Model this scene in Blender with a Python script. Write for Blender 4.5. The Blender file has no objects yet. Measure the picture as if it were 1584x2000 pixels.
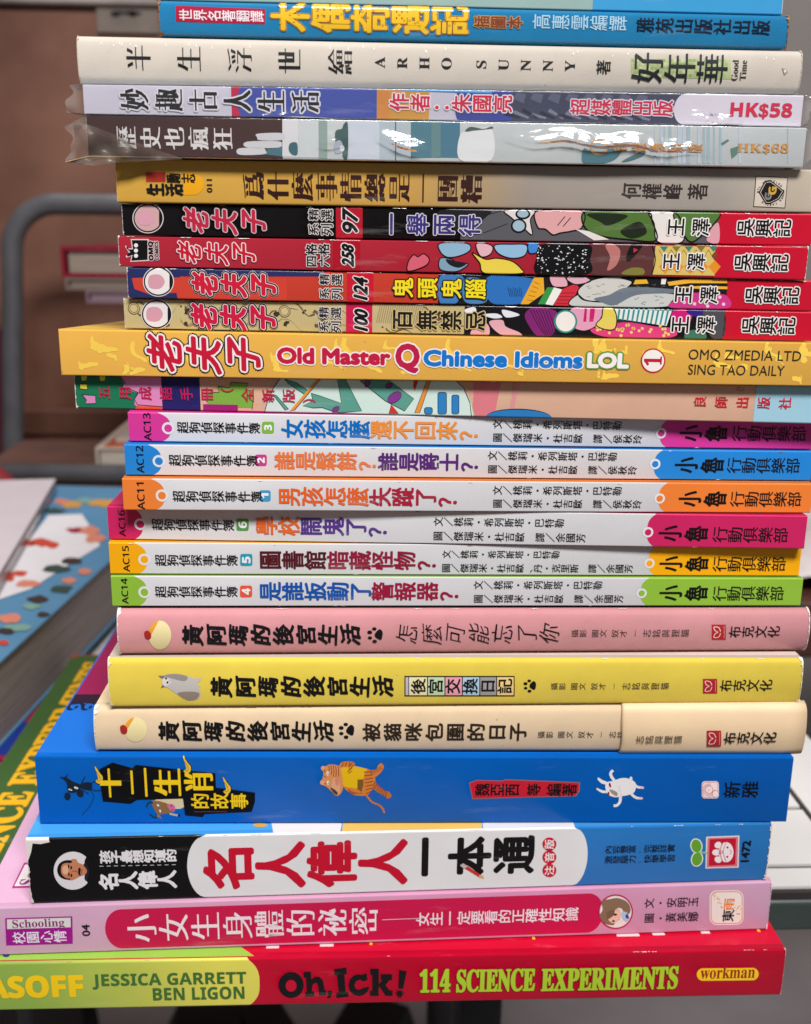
import bpy, bmesh, math, random
import numpy as np
from mathutils import Matrix, Vector
from mathutils.geometry import tessellate_polygon

random.seed(7)
SC = bpy.context.scene
COL = SC.collection
U = 0.00015          # one working unit in metres (about one photo pixel on a spine)
F = 2050.0           # focal length in photo pixels (2000 px tall frame)

# ------------------------------------------------------------------ camera
def cam_basis(yaw, pitch, roll):
    y, p, r = [math.radians(a) for a in (yaw, pitch, roll)]
    f = np.array([math.sin(y)*math.cos(p), math.cos(y)*math.cos(p), -math.sin(p)])
    right = np.array([math.cos(y), -math.sin(y), 0.0])
    up = np.cross(right, f)
    return math.cos(r)*right + math.sin(r)*up, -math.sin(r)*right + math.cos(r)*up, f
CR, CU, CF = cam_basis(2.6, 15.0, 0.76)
CAM = np.array([-89.8254, -1978.1095, 1664.7806])
def ray(px, py):
    return CF*F + CR*(px-792.0) - CU*(py-1000.0)

cd = bpy.data.cameras.new('camera')
cam = bpy.data.objects.new('camera', cd); COL.objects.link(cam)
cam.matrix_world = Matrix(((CR[0], CU[0], -CF[0], CAM[0]*U), (CR[1], CU[1], -CF[1], CAM[1]*U),
                           (CR[2], CU[2], -CF[2], CAM[2]*U), (0, 0, 0, 1)))
cd.sensor_fit = 'VERTICAL'; cd.sensor_height = 36.0; cd.sensor_width = 36.0
cd.lens = 36.0*F/2000.0
cd.clip_start = 0.01; cd.clip_end = 50
cd.dof.use_dof = True; cd.dof.focus_distance = 2110*U; cd.dof.aperture_fstop = 14.0
SC.camera = cam

# ------------------------------------------------------------------ world and lamps (indoor: ceiling lamp in front, added fill lamp behind)
w = bpy.data.worlds.new('World'); SC.world = w; w.use_nodes = True
bg = w.node_tree.nodes['Background']
bg.inputs[0].default_value = (1.0, 0.98, 1.0, 1); bg.inputs[1].default_value = 0.15
def area(name, loc, target, sx, sy, power, colour):
    d = bpy.data.lights.new(name, 'AREA'); d.shape = 'RECTANGLE'; d.size = sx; d.size_y = sy
    d.energy = power; d.color = colour
    o = bpy.data.objects.new(name, d); COL.objects.link(o); o.location = loc
    o.rotation_euler = (Vector(target)-Vector(loc)).to_track_quat('-Z', 'Y').to_euler()
    return o
area('ceiling_or_fill_lamp', (0.16, -0.70, 1.2), (0, 0.02, 0.15), 0.6, 0.24, 27.5, (1.0, 0.975, 0.975))
area('ceiling_or_fill_lamp', (-0.2, 0.75, 1.9), (-0.2, 0.7, 0.2), 0.9, 0.3, 14.5, (1.0, 0.92, 0.86))  # added fill lamp, unseen, brightens the background behind the stack
SC.view_settings.view_transform = 'Standard'; SC.view_settings.look = 'None'
SC.view_settings.exposure = 0.0; SC.view_settings.gamma = 1.0
SC.view_settings.use_curve_mapping = False
SC.cycles.use_denoising = True
SC.cycles.max_bounces = 8; SC.cycles.transparent_max_bounces = 12

# ------------------------------------------------------------------ materials
def lin(c):
    out = []
    for v in c[:3]:
        v = v/255.0
        out.append(v/12.92 if v <= 0.04045 else ((v+0.055)/1.055)**2.4)
    return tuple(out)+(1.0,)
_M = {}
def mat(c, rough=0.38, bump=0.05, vary=0.07, scale=260.0, spec=0.3, stops=None, coat=0.0):
    """coated printed paper: colour with faint mottling, gloss breakup and paper grain"""
    key = (tuple(c), rough, bump, vary, scale, spec, str(stops), coat)
    if key in _M: return _M[key]
    m = bpy.data.materials.new('printed_paper'); m.use_nodes = True
    nt = m.node_tree; b = nt.nodes['Principled BSDF']; N = nt.nodes.new; L = nt.links.new
    tc = N('ShaderNodeTexCoord')
    n1 = N('ShaderNodeTexNoise'); n1.inputs['Scale'].default_value = 45; n1.inputs['Detail'].default_value = 5
    L(tc.outputs['Object'], n1.inputs['Vector'])
    mix = N('ShaderNodeMixRGB'); mix.blend_type = 'MULTIPLY'; mix.inputs[0].default_value = 1.0
    ramp = N('ShaderNodeValToRGB'); ramp.color_ramp.elements[0].position = 0.3; ramp.color_ramp.elements[1].position = 0.7
    lo = 1.0-vary
    ramp.color_ramp.elements[0].color = (lo, lo, lo, 1); ramp.color_ramp.elements[1].color = (1, 1, 1, 1)
    L(n1.outputs['Fac'], ramp.inputs[0]); L(ramp.outputs[0], mix.inputs[2])
    if stops:                                  # printed colour blend along the spine (local x)
        sx = N('ShaderNodeSeparateXYZ'); L(tc.outputs['Object'], sx.inputs[0])
        x0, x1 = stops[0][0]*U, stops[-1][0]*U
        mr = N('ShaderNodeMapRange'); mr.inputs['From Min'].default_value = x0; mr.inputs['From Max'].default_value = x1
        L(sx.outputs[0], mr.inputs['Value'])
        g = N('ShaderNodeValToRGB'); els = g.color_ramp.elements
        while len(els) < len(stops): els.new(0.5)
        for e, (x, cc) in zip(els, stops):
            e.position = (x*U-x0)/(x1-x0); e.color = lin(cc)
        L(mr.outputs[0], g.inputs[0]); L(g.outputs[0], mix.inputs[1])
    else:
        mix.inputs[1].default_value = lin(c)
    mp = N('ShaderNodeMapping'); mp.inputs['Scale'].default_value = (22, 60, 140); L(tc.outputs['Object'], mp.inputs[0])
    ns = N('ShaderNodeTexNoise'); ns.inputs['Scale'].default_value = 1.0; ns.inputs['Detail'].default_value = 6; ns.inputs['Roughness'].default_value = 0.72
    L(mp.outputs[0], ns.inputs['Vector'])
    rs = N('ShaderNodeMapRange'); rs.inputs['From Min'].default_value = 0.60; rs.inputs['From Max'].default_value = 0.78; rs.inputs['To Max'].default_value = 0.16
    L(ns.outputs['Fac'], rs.inputs['Value'])
    sc = N('ShaderNodeMixRGB'); sc.inputs[2].default_value = (0.62, 0.59, 0.56, 1); L(rs.outputs[0], sc.inputs[0]); L(mix.outputs[0], sc.inputs[1])
    nd = N('ShaderNodeTexNoise'); nd.inputs['Scale'].default_value = 420; nd.inputs['Detail'].default_value = 1; L(tc.outputs['Object'], nd.inputs['Vector'])
    rd = N('ShaderNodeMapRange'); rd.inputs['From Min'].default_value = 0.79; rd.inputs['From Max'].default_value = 0.83; rd.inputs['To Max'].default_value = 0.45
    L(nd.outputs['Fac'], rd.inputs['Value'])
    sd = N('ShaderNodeMixRGB'); sd.inputs[2].default_value = (0.16, 0.13, 0.11, 1); L(rd.outputs[0], sd.inputs[0]); L(sc.outputs[0], sd.inputs[1])
    L(sd.outputs[0], b.inputs['Base Color'])
    n2 = N('ShaderNodeTexNoise'); n2.inputs['Scale'].default_value = 130; n2.inputs['Detail'].default_value = 4
    L(tc.outputs['Object'], n2.inputs['Vector'])
    r = N('ShaderNodeMapRange'); r.inputs['To Min'].default_value = max(0.05, rough-0.08); r.inputs['To Max'].default_value = rough+0.12
    L(n2.outputs['Fac'], r.inputs['Value']); L(r.outputs[0], b.inputs['Roughness'])
    b.inputs['Specular IOR Level'].default_value = spec
    b.inputs['Coat Weight'].default_value = coat; b.inputs['Coat Roughness'].default_value = 0.12
    if bump:
        n3 = N('ShaderNodeTexNoise'); n3.inputs['Scale'].default_value = scale*6; n3.inputs['Detail'].default_value = 3
        L(tc.outputs['Object'], n3.inputs['Vector'])
        n4 = N('ShaderNodeTexNoise'); n4.inputs['Scale'].default_value = 70; n4.inputs['Detail'].default_value = 2
        L(tc.outputs['Object'], n4.inputs['Vector'])
        b4 = N('ShaderNodeBump'); b4.inputs['Strength'].default_value = bump*1.6; b4.inputs['Distance'].default_value = 0.002
        L(n4.outputs['Fac'], b4.inputs['Height'])
        bp = N('ShaderNodeBump'); bp.inputs['Strength'].default_value = bump; bp.inputs['Distance'].default_value = 0.0004
        L(n3.outputs['Fac'], bp.inputs['Height']); L(b4.outputs[0], bp.inputs['Normal']); L(bp.outputs[0], b.inputs['Normal'])
    _M[key] = m
    return m
def page_mat(c, freq=2600.0):
    key = ('pages', tuple(c), freq)
    if key in _M: return _M[key]
    m = bpy.data.materials.new('page_edges'); m.use_nodes = True
    nt = m.node_tree; b = nt.nodes['Principled BSDF']; N = nt.nodes.new; L = nt.links.new
    tc = N('ShaderNodeTexCoord'); mp = N('ShaderNodeMapping'); mp.inputs['Scale'].default_value = (12, 12, freq)
    L(tc.outputs['Object'], mp.inputs[0])
    n = N('ShaderNodeTexNoise'); n.inputs['Scale'].default_value = 1; n.inputs['Detail'].default_value = 2
    L(mp.outputs[0], n.inputs['Vector'])
    r = N('ShaderNodeValToRGB'); r.color_ramp.elements[0].position = 0.35; r.color_ramp.elements[1].position = 0.6
    d = lin([v*0.86 for v in c]); r.color_ramp.elements[0].color = d; r.color_ramp.elements[1].color = lin(c)
    L(n.outputs['Fac'], r.inputs[0]); L(r.outputs[0], b.inputs['Base Color']); b.inputs['Roughness'].default_value = 0.85
    bp = N('ShaderNodeBump'); bp.inputs['Strength'].default_value = 0.5; bp.inputs['Distance'].default_value = 0.0004
    L(n.outputs['Fac'], bp.inputs['Height']); L(bp.outputs[0], b.inputs['Normal'])
    _M[key] = m
    return m
def film_mat(haze=0.05, tint=(200, 195, 190), length=None, rough=0.11):
    m = bpy.data.materials.new('clear_plastic_film'); m.use_nodes = True
    nt = m.node_tree; nt.nodes.clear(); N = nt.nodes.new; L = nt.links.new
    out = N('ShaderNodeOutputMaterial'); tr = N('ShaderNodeBsdfTransparent')
    gl = N('ShaderNodeBsdfGlossy'); gl.inputs['Roughness'].default_value = rough
    df = N('ShaderNodeBsdfDiffuse'); df.inputs['Color'].default_value = lin(tint)
    m1 = N('ShaderNodeMixShader'); m1.inputs[0].default_value = haze
    L(tr.outputs[0], m1.inputs[1]); L(df.outputs[0], m1.inputs[2])
    tc = N('ShaderNodeTexCoord')
    if length:                                # doubled, crumpled film at the bag's two ends is milkier
        sx = N('ShaderNodeSeparateXYZ'); L(tc.outputs['Object'], sx.inputs[0])
        a = N('ShaderNodeMapRange'); a.inputs['From Min'].default_value = 2*U; a.inputs['From Max'].default_value = -14*U; a.inputs['To Max'].default_value = 0.13
        b = N('ShaderNodeMapRange'); b.inputs['From Min'].default_value = (length-2)*U; b.inputs['From Max'].default_value = (length+10)*U; b.inputs['To Max'].default_value = 0.18
        L(sx.outputs[0], a.inputs['Value']); L(sx.outputs[0], b.inputs['Value'])
        s1 = N('ShaderNodeMath'); L(a.outputs[0], s1.inputs[0]); L(b.outputs[0], s1.inputs[1])
        s2 = N('ShaderNodeMath'); L(s1.outputs[0], s2.inputs[0]); s2.inputs[1].default_value = haze
        L(s2.outputs[0], m1.inputs[0])
    lw = N('ShaderNodeFresnel'); lw.inputs['IOR'].default_value = 1.5
    ad = N('ShaderNodeMath'); ad.operation = 'MULTIPLY_ADD'; ad.inputs[1].default_value = 1.1; ad.inputs[2].default_value = 0.01
    L(lw.outputs[0], ad.inputs[0])
    m2 = N('ShaderNodeMixShader'); L(ad.outputs[0], m2.inputs[0]); L(m1.outputs[0], m2.inputs[1]); L(gl.outputs[0], m2.inputs[2])
    mp = N('ShaderNodeMapping'); mp.inputs['Scale'].default_value = (40, 60, 110)
    L(tc.outputs['Object'], mp.inputs[0])
    n = N('ShaderNodeTexNoise'); n.inputs['Scale'].default_value = 1.0; n.inputs['Detail'].default_value = 2; n.inputs['Distortion'].default_value = 2.2
    L(mp.outputs[0], n.inputs['Vector'])
    bp = N('ShaderNodeBump'); bp.inputs['Strength'].default_value = 0.16; bp.inputs['Distance'].default_value = 0.004
    L(n.outputs['Fac'], bp.inputs['Height']); L(bp.outputs[0], gl.inputs['Normal']); L(bp.outputs[0], lw.inputs['Normal'])
    L(m2.outputs[0], out.inputs[0])
    return m

# ------------------------------------------------------------------ mesh helpers
def obj(name, verts, faces, mats, parent=None, fmats=None, smooth=None):
    me = bpy.data.meshes.new(name)
    me.from_pydata([tuple(v) for v in verts], [], faces)
    for m in (mats if isinstance(mats, (list, tuple)) else [mats]): me.materials.append(m)
    if fmats is not None: me.polygons.foreach_set('material_index', np.asarray(fmats, dtype=np.int32))
    if smooth is not None: me.polygons.foreach_set('use_smooth', np.asarray(smooth, dtype=bool))
    me.update()
    o = bpy.data.objects.new(name, me); COL.objects.link(o)
    if parent: o.parent = parent
    return o
def tag(o, label, cat, group=None):
    o['label'] = label; o['category'] = cat
    if group: o['group'] = group
    return o
def empty(name, loc, rz, label, cat, group=None):
    o = bpy.data.objects.new(name, None); COL.objects.link(o); o.empty_display_size = 0.01
    o.location = loc; o.rotation_euler = (0, 0, rz)
    return tag(o, label, cat, group)
def box_vf(x0, x1, y0, y1, z0, z1):
    v = [(x0,y0,z0),(x1,y0,z0),(x1,y1,z0),(x0,y1,z0),(x0,y0,z1),(x1,y0,z1),(x1,y1,z1),(x0,y1,z1)]
    f = [(0,3,2,1),(4,5,6,7),(0,1,5,4),(1,2,6,5),(2,3,7,6),(3,0,4,7)]
    return v, f
def box(name, x0, x1, y0, y1, z0, z1, m, parent=None, bevel=0.0, seg=3):
    bm = bmesh.new(); v, f = box_vf(x0, x1, y0, y1, z0, z1)
    bv = [bm.verts.new(p) for p in v]
    for q in f: bm.faces.new([bv[i] for i in q])
    if bevel:
        bmesh.ops.bevel(bm, geom=list(bm.edges), offset=bevel, segments=seg, affect='EDGES', profile=0.5)
    me = bpy.data.meshes.new(name); bm.to_mesh(me); bm.free(); me.materials.append(m)
    o = bpy.data.objects.new(name, me); COL.objects.link(o)
    if parent: o.parent = parent
    return o
def tube(name, pts, rad, m, parent=None, n=20):
    pts = [Vector(p) for p in pts]; V = []; Fc = []
    prev = None
    for i, p in enumerate(pts):
        t = (pts[min(i+1, len(pts)-1)]-pts[max(i-1, 0)]).normalized()
        a = prev if prev is not None else (Vector((0, 0, 1)) if abs(t.z) < 0.9 else Vector((1, 0, 0)))
        s = t.cross(a).normalized(); a = s.cross(t).normalized(); prev = a
        for k in range(n):
            q = 2*math.pi*k/n; V.append(p+(s*math.cos(q)+a*math.sin(q))*rad)
    for i in range(len(pts)-1):
        for k in range(n):
            Fc.append((i*n+k, i*n+(k+1) % n, (i+1)*n+(k+1) % n, (i+1)*n+k))
    Fc.append(tuple(range(n-1, -1, -1))); Fc.append(tuple((len(pts)-1)*n+k for k in range(n)))
    return obj(name, V, Fc, m, parent, smooth=[True]*(len(Fc)-2)+[False]*2)

# ------------------------------------------------------------------ lettering
_G = {}
def glyph(s, thin=0.0):
    key = (s, thin)
    if key in _G: return _G[key]
    c = bpy.data.curves.new('g', 'FONT'); c.body = s; c.size = 1; c.offset = thin; c.resolution_u = 3
    o = bpy.data.objects.new('g', c); COL.objects.link(o)
    dg = bpy.context.evaluated_depsgraph_get(); e = o.evaluated_get(dg); me = e.to_mesh()
    me.calc_loop_triangles()
    v = np.array([(p.co.x, p.co.y) for p in me.vertices], dtype=float).reshape(-1, 2)
    t = np.array([tuple(q.vertices) for q in me.loop_triangles], dtype=int).reshape(-1, 3)
    e.to_mesh_clear(); bpy.data.objects.remove(o); bpy.data.curves.remove(c)
    _G[key] = (v, t)
    return _G[key]
def serif(s):
    out = ''
    for ch in s:
        if 'A' <= ch <= 'Z': out += chr(0x1D400+ord(ch)-65)
        elif 'a' <= ch <= 'z': out += chr(0x1D41A+ord(ch)-97)
        elif '0' <= ch <= '9': out += chr(0x1D7CE+ord(ch)-48)
        else: out += ch
    return out
def sans(s):
    out = ''
    for ch in s:
        if 'A' <= ch <= 'Z': out += chr(0x1D5A0+ord(ch)-65)
        elif '0' <= ch <= '9': out += chr(0x1D7E2+ord(ch)-48)
        else: out += ch
    return out
def sansbold(s):
    out = ''
    for ch in s:
        if 'A' <= ch <= 'Z': out += chr(0x1D5D4+ord(ch)-65)
        elif 'a' <= ch <= 'z': out += chr(0x1D5EE+ord(ch)-97)
        elif '0' <= ch <= '9': out += chr(0x1D7EC+ord(ch)-48)
        else: out += ch
    return out

LU = 0.22            # height of one ink layer, in units
ZM = {               # magnified views the measurements were read from: origin x, origin y, scale
 'P': (0, 0, 1), 1: (100, 0, 1.98), 2: (800, 0, 2.0204), 3: (200, 290, 2.263), 4: (850, 290, 2.158), 5: (100, 620, 1.98),
 6: (850, 620, 2.158), 7: (190, 970, 2.231), 8: (850, 970, 2.158), 'a': (160, 1270, 2.1405), 'b': (850, 1270, 2.158),
 'c': (0, 1590, 1.98), 'd': (780, 1590, 1.97), 't': (520, 0, 3.863), 's1': (110, 1480, 3.863), 's2': (600, 1470, 7.92),
 's3': (1130, 1470, 4.281), 's4': (80, 1640, 5.28), 's5': (1130, 1620, 4.281), 's6': (860, 400, 2.731), 'w': (400, 140, 3.96),
 'w2': (560, 90, 3.96), 'w3': (1140, 240, 3.771), 'o': (540, 1870, 5.657), 'h': (780, 1170, 4.95), 'g': (0, 1780, 7.92),
 'v': (480, 740, 3.046), 'k': (1080, 480, 4.659), 'm': (230, 570, 4.8), 'n': (560, 570, 3.96)}
def zp(Z, x, y):
    o = ZM[Z]; return o[0]+x/o[2], o[1]+y/o[2]

class Ink:
    """flat printed shapes of one part of a book: lists of (x, s) triangles per ink layer and colour"""
    def __init__(self, book, name, top=False):
        self.b = book; self.name = name; self.items = []; self.top = top; self.finish = {}
    def add(self, v, t, layer, col):
        if len(v) and len(t): self.items.append((np.asarray(v, float), np.asarray(t, int), layer*LU, tuple(col)))
    def pts(self, Z, pts):
        f = self.b.on_top if self.top else self.b.on_spine
        return np.array([f(*zp(Z, x, y)) for x, y in pts])
    def polyl(self, P, col, layer):
        P = [(float(a), float(b)) for a, b in P]
        t = tessellate_polygon([[Vector((a, b, 0)) for a, b in P]])
        self.add(P, [tuple(q) for q in t], layer, col)
        return self
    def poly(self, Z, pts, col, layer=2):
        return self.polyl(self.pts(Z, pts), col, layer)
    def blob(self, Z, pts, col, layer=2, n=6):
        """closed smooth outline through the points"""
        P = []
        k = len(pts)
        for i in range(k):
            p0, p1, p2, p3 = [np.array(pts[(i+j-1) % k], float) for j in range(4)]
            for q in range(n):
                u = q/n
                P.append(0.5*((2*p1)+(-p0+p2)*u+(2*p0-5*p1+4*p2-p3)*u*u+(-p0+3*p1-3*p2+p3)*u**3))
        return self.poly(Z, P, col, layer)
    def ell(self, Z, cx, cy, rx, ry, col, layer=2, n=36, a0=0, a1=360, rot=0):
        P = []; c, s = math.cos(math.radians(rot)), math.sin(math.radians(rot))
        full = abs(a1-a0) >= 360
        for i in range(n if full else n+1):
            a = math.radians(a0+(a1-a0)*i/n); x, y = rx*math.cos(a), -ry*math.sin(a)
            P.append((cx+x*c-y*s, cy+x*s+y*c))
        return self.poly(Z, P, col, layer)
    def line(self, Z, pts, wd, col, layer=3, closed=False, smooth=False):
        """stroke of width wd (units) through the points"""
        if smooth:
            q = []
            pp = [pts[0]]+list(pts)+[pts[-1]]
            for i in range(1, len(pp)-2):
                p0, p1, p2, p3 = [np.array(pp[i+j-1], float) for j in range(4)]
                for k in range(6):
                    u = k/6
                    q.append(0.5*((2*p1)+(-p0+p2)*u+(2*p0-5*p1+4*p2-p3)*u*u+(-p0+3*p1-3*p2+p3)*u**3))
            pts = q+[pts[-1]]
        P = self.pts(Z, pts)
        if closed: P = np.vstack([P, P[:1]])
        V = []; T = []
        for i in range(len(P)):
            a = P[max(i-1, 0)]; c = P[min(i+1, len(P)-1)]
            d = c-a; d = d/(np.linalg.norm(d)+1e-9); nn = np.array([-d[1], d[0]])
            V += [P[i]+nn*wd/2, P[i]-nn*wd/2]
            if i: k = 2*i; T += [(k-2, k-1, k), (k-1, k+1, k)]
        self.add(V, T, layer, col)
        return self
    def text(self, s, Z, x0, x1, yt, yb, col, mode='col', cw=0.94, w=0.0, out=(), ming=0.0, thin=0.0, shear=0.0,
             layer=6, cols=None, fill=0.92, wob=0.0):
        b = self.b
        ax, sa = b.on_spine(*zp(Z, x0, (yt+yb)/2))
        px1, py1 = zp(Z, x1, (yt+yb)/2); py1 += b.slope*(px1-zp(Z, x0, 0)[0])
        bx = b.on_spine(px1, py1)[0]
        st = b.on_spine(*zp(Z, x0, yt))[1]; sb = b.on_spine(*zp(Z, x0, yb))[1]
        sets = []
        if mode == 'col':
            n = len(s); p = (bx-ax)/(n-1+cw); gx = cw*p/fill; gs = (st-sb)/fill
            for i, ch in enumerate(s):
                if ch in ' \u3000': continue
                v, t = glyph(ch, thin)
                cxs = ax+p*(i+cw/2)
                sets.append((v, t, i, lambda q, cxs=cxs: np.stack([cxs-(q[:, 1]-0.38)*gx, (st+sb)/2+(q[:, 0]-0.5)*gs+shear*gs*(q[:, 1]-0.38)], 1)))
        elif mode == 'letters':            # latin capitals, one under another, each turned
            n = len(s); p = (bx-ax)/(n-1+cw)
            cap = cw*p/0.7
            for i, ch in enumerate(s):
                if ch == ' ': continue
                v, t = glyph(ch, thin); mx = (v[:, 0].min()+v[:, 0].max())/2
                cxs = ax+p*(i+cw/2); gs = cap*fill
                sets.append((v, t, i, lambda q, cxs=cxs, mx=mx, gs=gs: np.stack([cxs-(q[:, 1]-0.35)*cap, (st+sb)/2+(q[:, 0]-mx)*gs], 1)))
        else:
            v, t = glyph(s, thin)
            X0, X1 = v[:, 0].min(), v[:, 0].max(); Y0, Y1 = v[:, 1].min(), v[:, 1].max()
            if mode == 'h':
                hv = glyph('H' if ord(s[0]) < 0x1000 else serif('H'))[0]
                if fill == 'x': hv = glyph(serif('x'))[0]
                if fill != 'box': Y0, Y1 = 0.0, hv[:, 1].max()
                sets.append((v, t, 0, lambda q: np.stack([ax+(q[:, 0]-X0)/(X1-X0)*(bx-ax)+shear*(q[:, 1]-Y0), sb+(q[:, 1]-Y0)/(Y1-Y0)*(st-sb)], 1)))
            else:                           # 'rot': whole string turned to read upwards
                sets.append((v, t, 0, lambda q: np.stack([bx-(q[:, 1]-Y0)/(Y1-Y0)*(bx-ax), sb+(q[:, 0]-X0)/(X1-X0)*(st-sb)+shear*(st-sb)*((q[:, 1]-Y0)/(Y1-Y0)-0.5)], 1)))
        for v, t, i, fn in sets:
            if wob:                            # hand-drawn wander of the strokes
                h = 1.7*i
                v = v+wob*np.stack([np.sin(5.1*v[:, 1]+h)+0.6*np.sin(11*v[:, 0]+2.3*h), np.sin(4.3*v[:, 0]+1.9*h)+0.6*np.sin(9*v[:, 1]-h)], 1)
            base = [v]
            if ming:
                base = [v+np.array([d, 0]) for d in (-ming, -ming/3, ming/3, ming)]
            for j, (r, oc) in enumerate(out):
                self._spread(base, t, fn, r, layer-1-j, oc, 12)
            cc = cols[i] if cols else col
            self._spread(base, t, fn, w*(0.78 if mode == 'col' else 1.0), layer, cc, 8)
        return self
    def _spread(self, base, t, fn, r, layer, col, n):
        k = 0
        offs = [(0, 0)]
        if r > 0:
            rings = [r] if r < 2.6 else [r*0.55, r]
            for rr in rings: offs += [(rr*math.cos(2*math.pi*a/n), rr*math.sin(2*math.pi*a/n)) for a in range(n)]
        step = 0.8/max(1, len(offs)*len(base))
        for v in base:
            q = fn(v)
            for o in offs:
                self.add(q+np.array(o), t, layer+k*step, col); k += 1
    def done(self, name=None, parent=None):
        b = self.b
        if not self.items: return None
        mats = []; V = []; T = []; FM = []; OFF = []; nv = 0
        for v, t, off, col in self.items:
            if col not in mats: mats.append(col)
            V.append(v); T.append(t+nv); FM += [mats.index(col)]*len(t); OFF.append(np.full(len(v), off)); nv += len(v)
        V = np.vstack(V); T = np.vstack(T); OFF = np.concatenate(OFF)
        if not self.top:
            lv = b.levels
            need = [s for s in lv if V[:, 1].min() < s-0.01 and V[:, 1].max() > s+0.01]
            smin, smax = V[:, 1].min(), V[:, 1].max()
            flat_only = b.bulge == 0 and smin >= b.rad-0.01 and smax <= b.H-b.rad+0.01
            if need and not flat_only:
                bm = bmesh.new()
                bv = [bm.verts.new((p[0], p[1], o)) for p, o in zip(V, OFF)]
                for q, fm in zip(T, FM):
                    try: f = bm.faces.new([bv[i] for i in q]); f.material_index = fm
                    except ValueError: pass
                for s in need:
                    bmesh.ops.bisect_plane(bm, geom=list(bm.verts)+list(bm.edges)+list(bm.faces), plane_co=(0, s, 0), plane_no=(0, 1, 0), dist=1e-5)
                bm.verts.index_update()
                V = np.array([(p.co.x, p.co.y) for p in bm.verts]); OFF = np.array([p.co.z for p in bm.verts])
                FM = [f.material_index for f in bm.faces]; T = [tuple(p.index for p in f.verts) for f in bm.faces]
                bm.free()
            P = b.surf(V[:, 0], V[:, 1], OFF)
        else:
            P = b.surf_top(V[:, 0], V[:, 1], OFF)
        T = [tuple(int(i) for i in q) for q in T]
        return obj(name or self.name, P*U, T, [b.pm(c) for c in mats], parent or b.root, FM)

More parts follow.
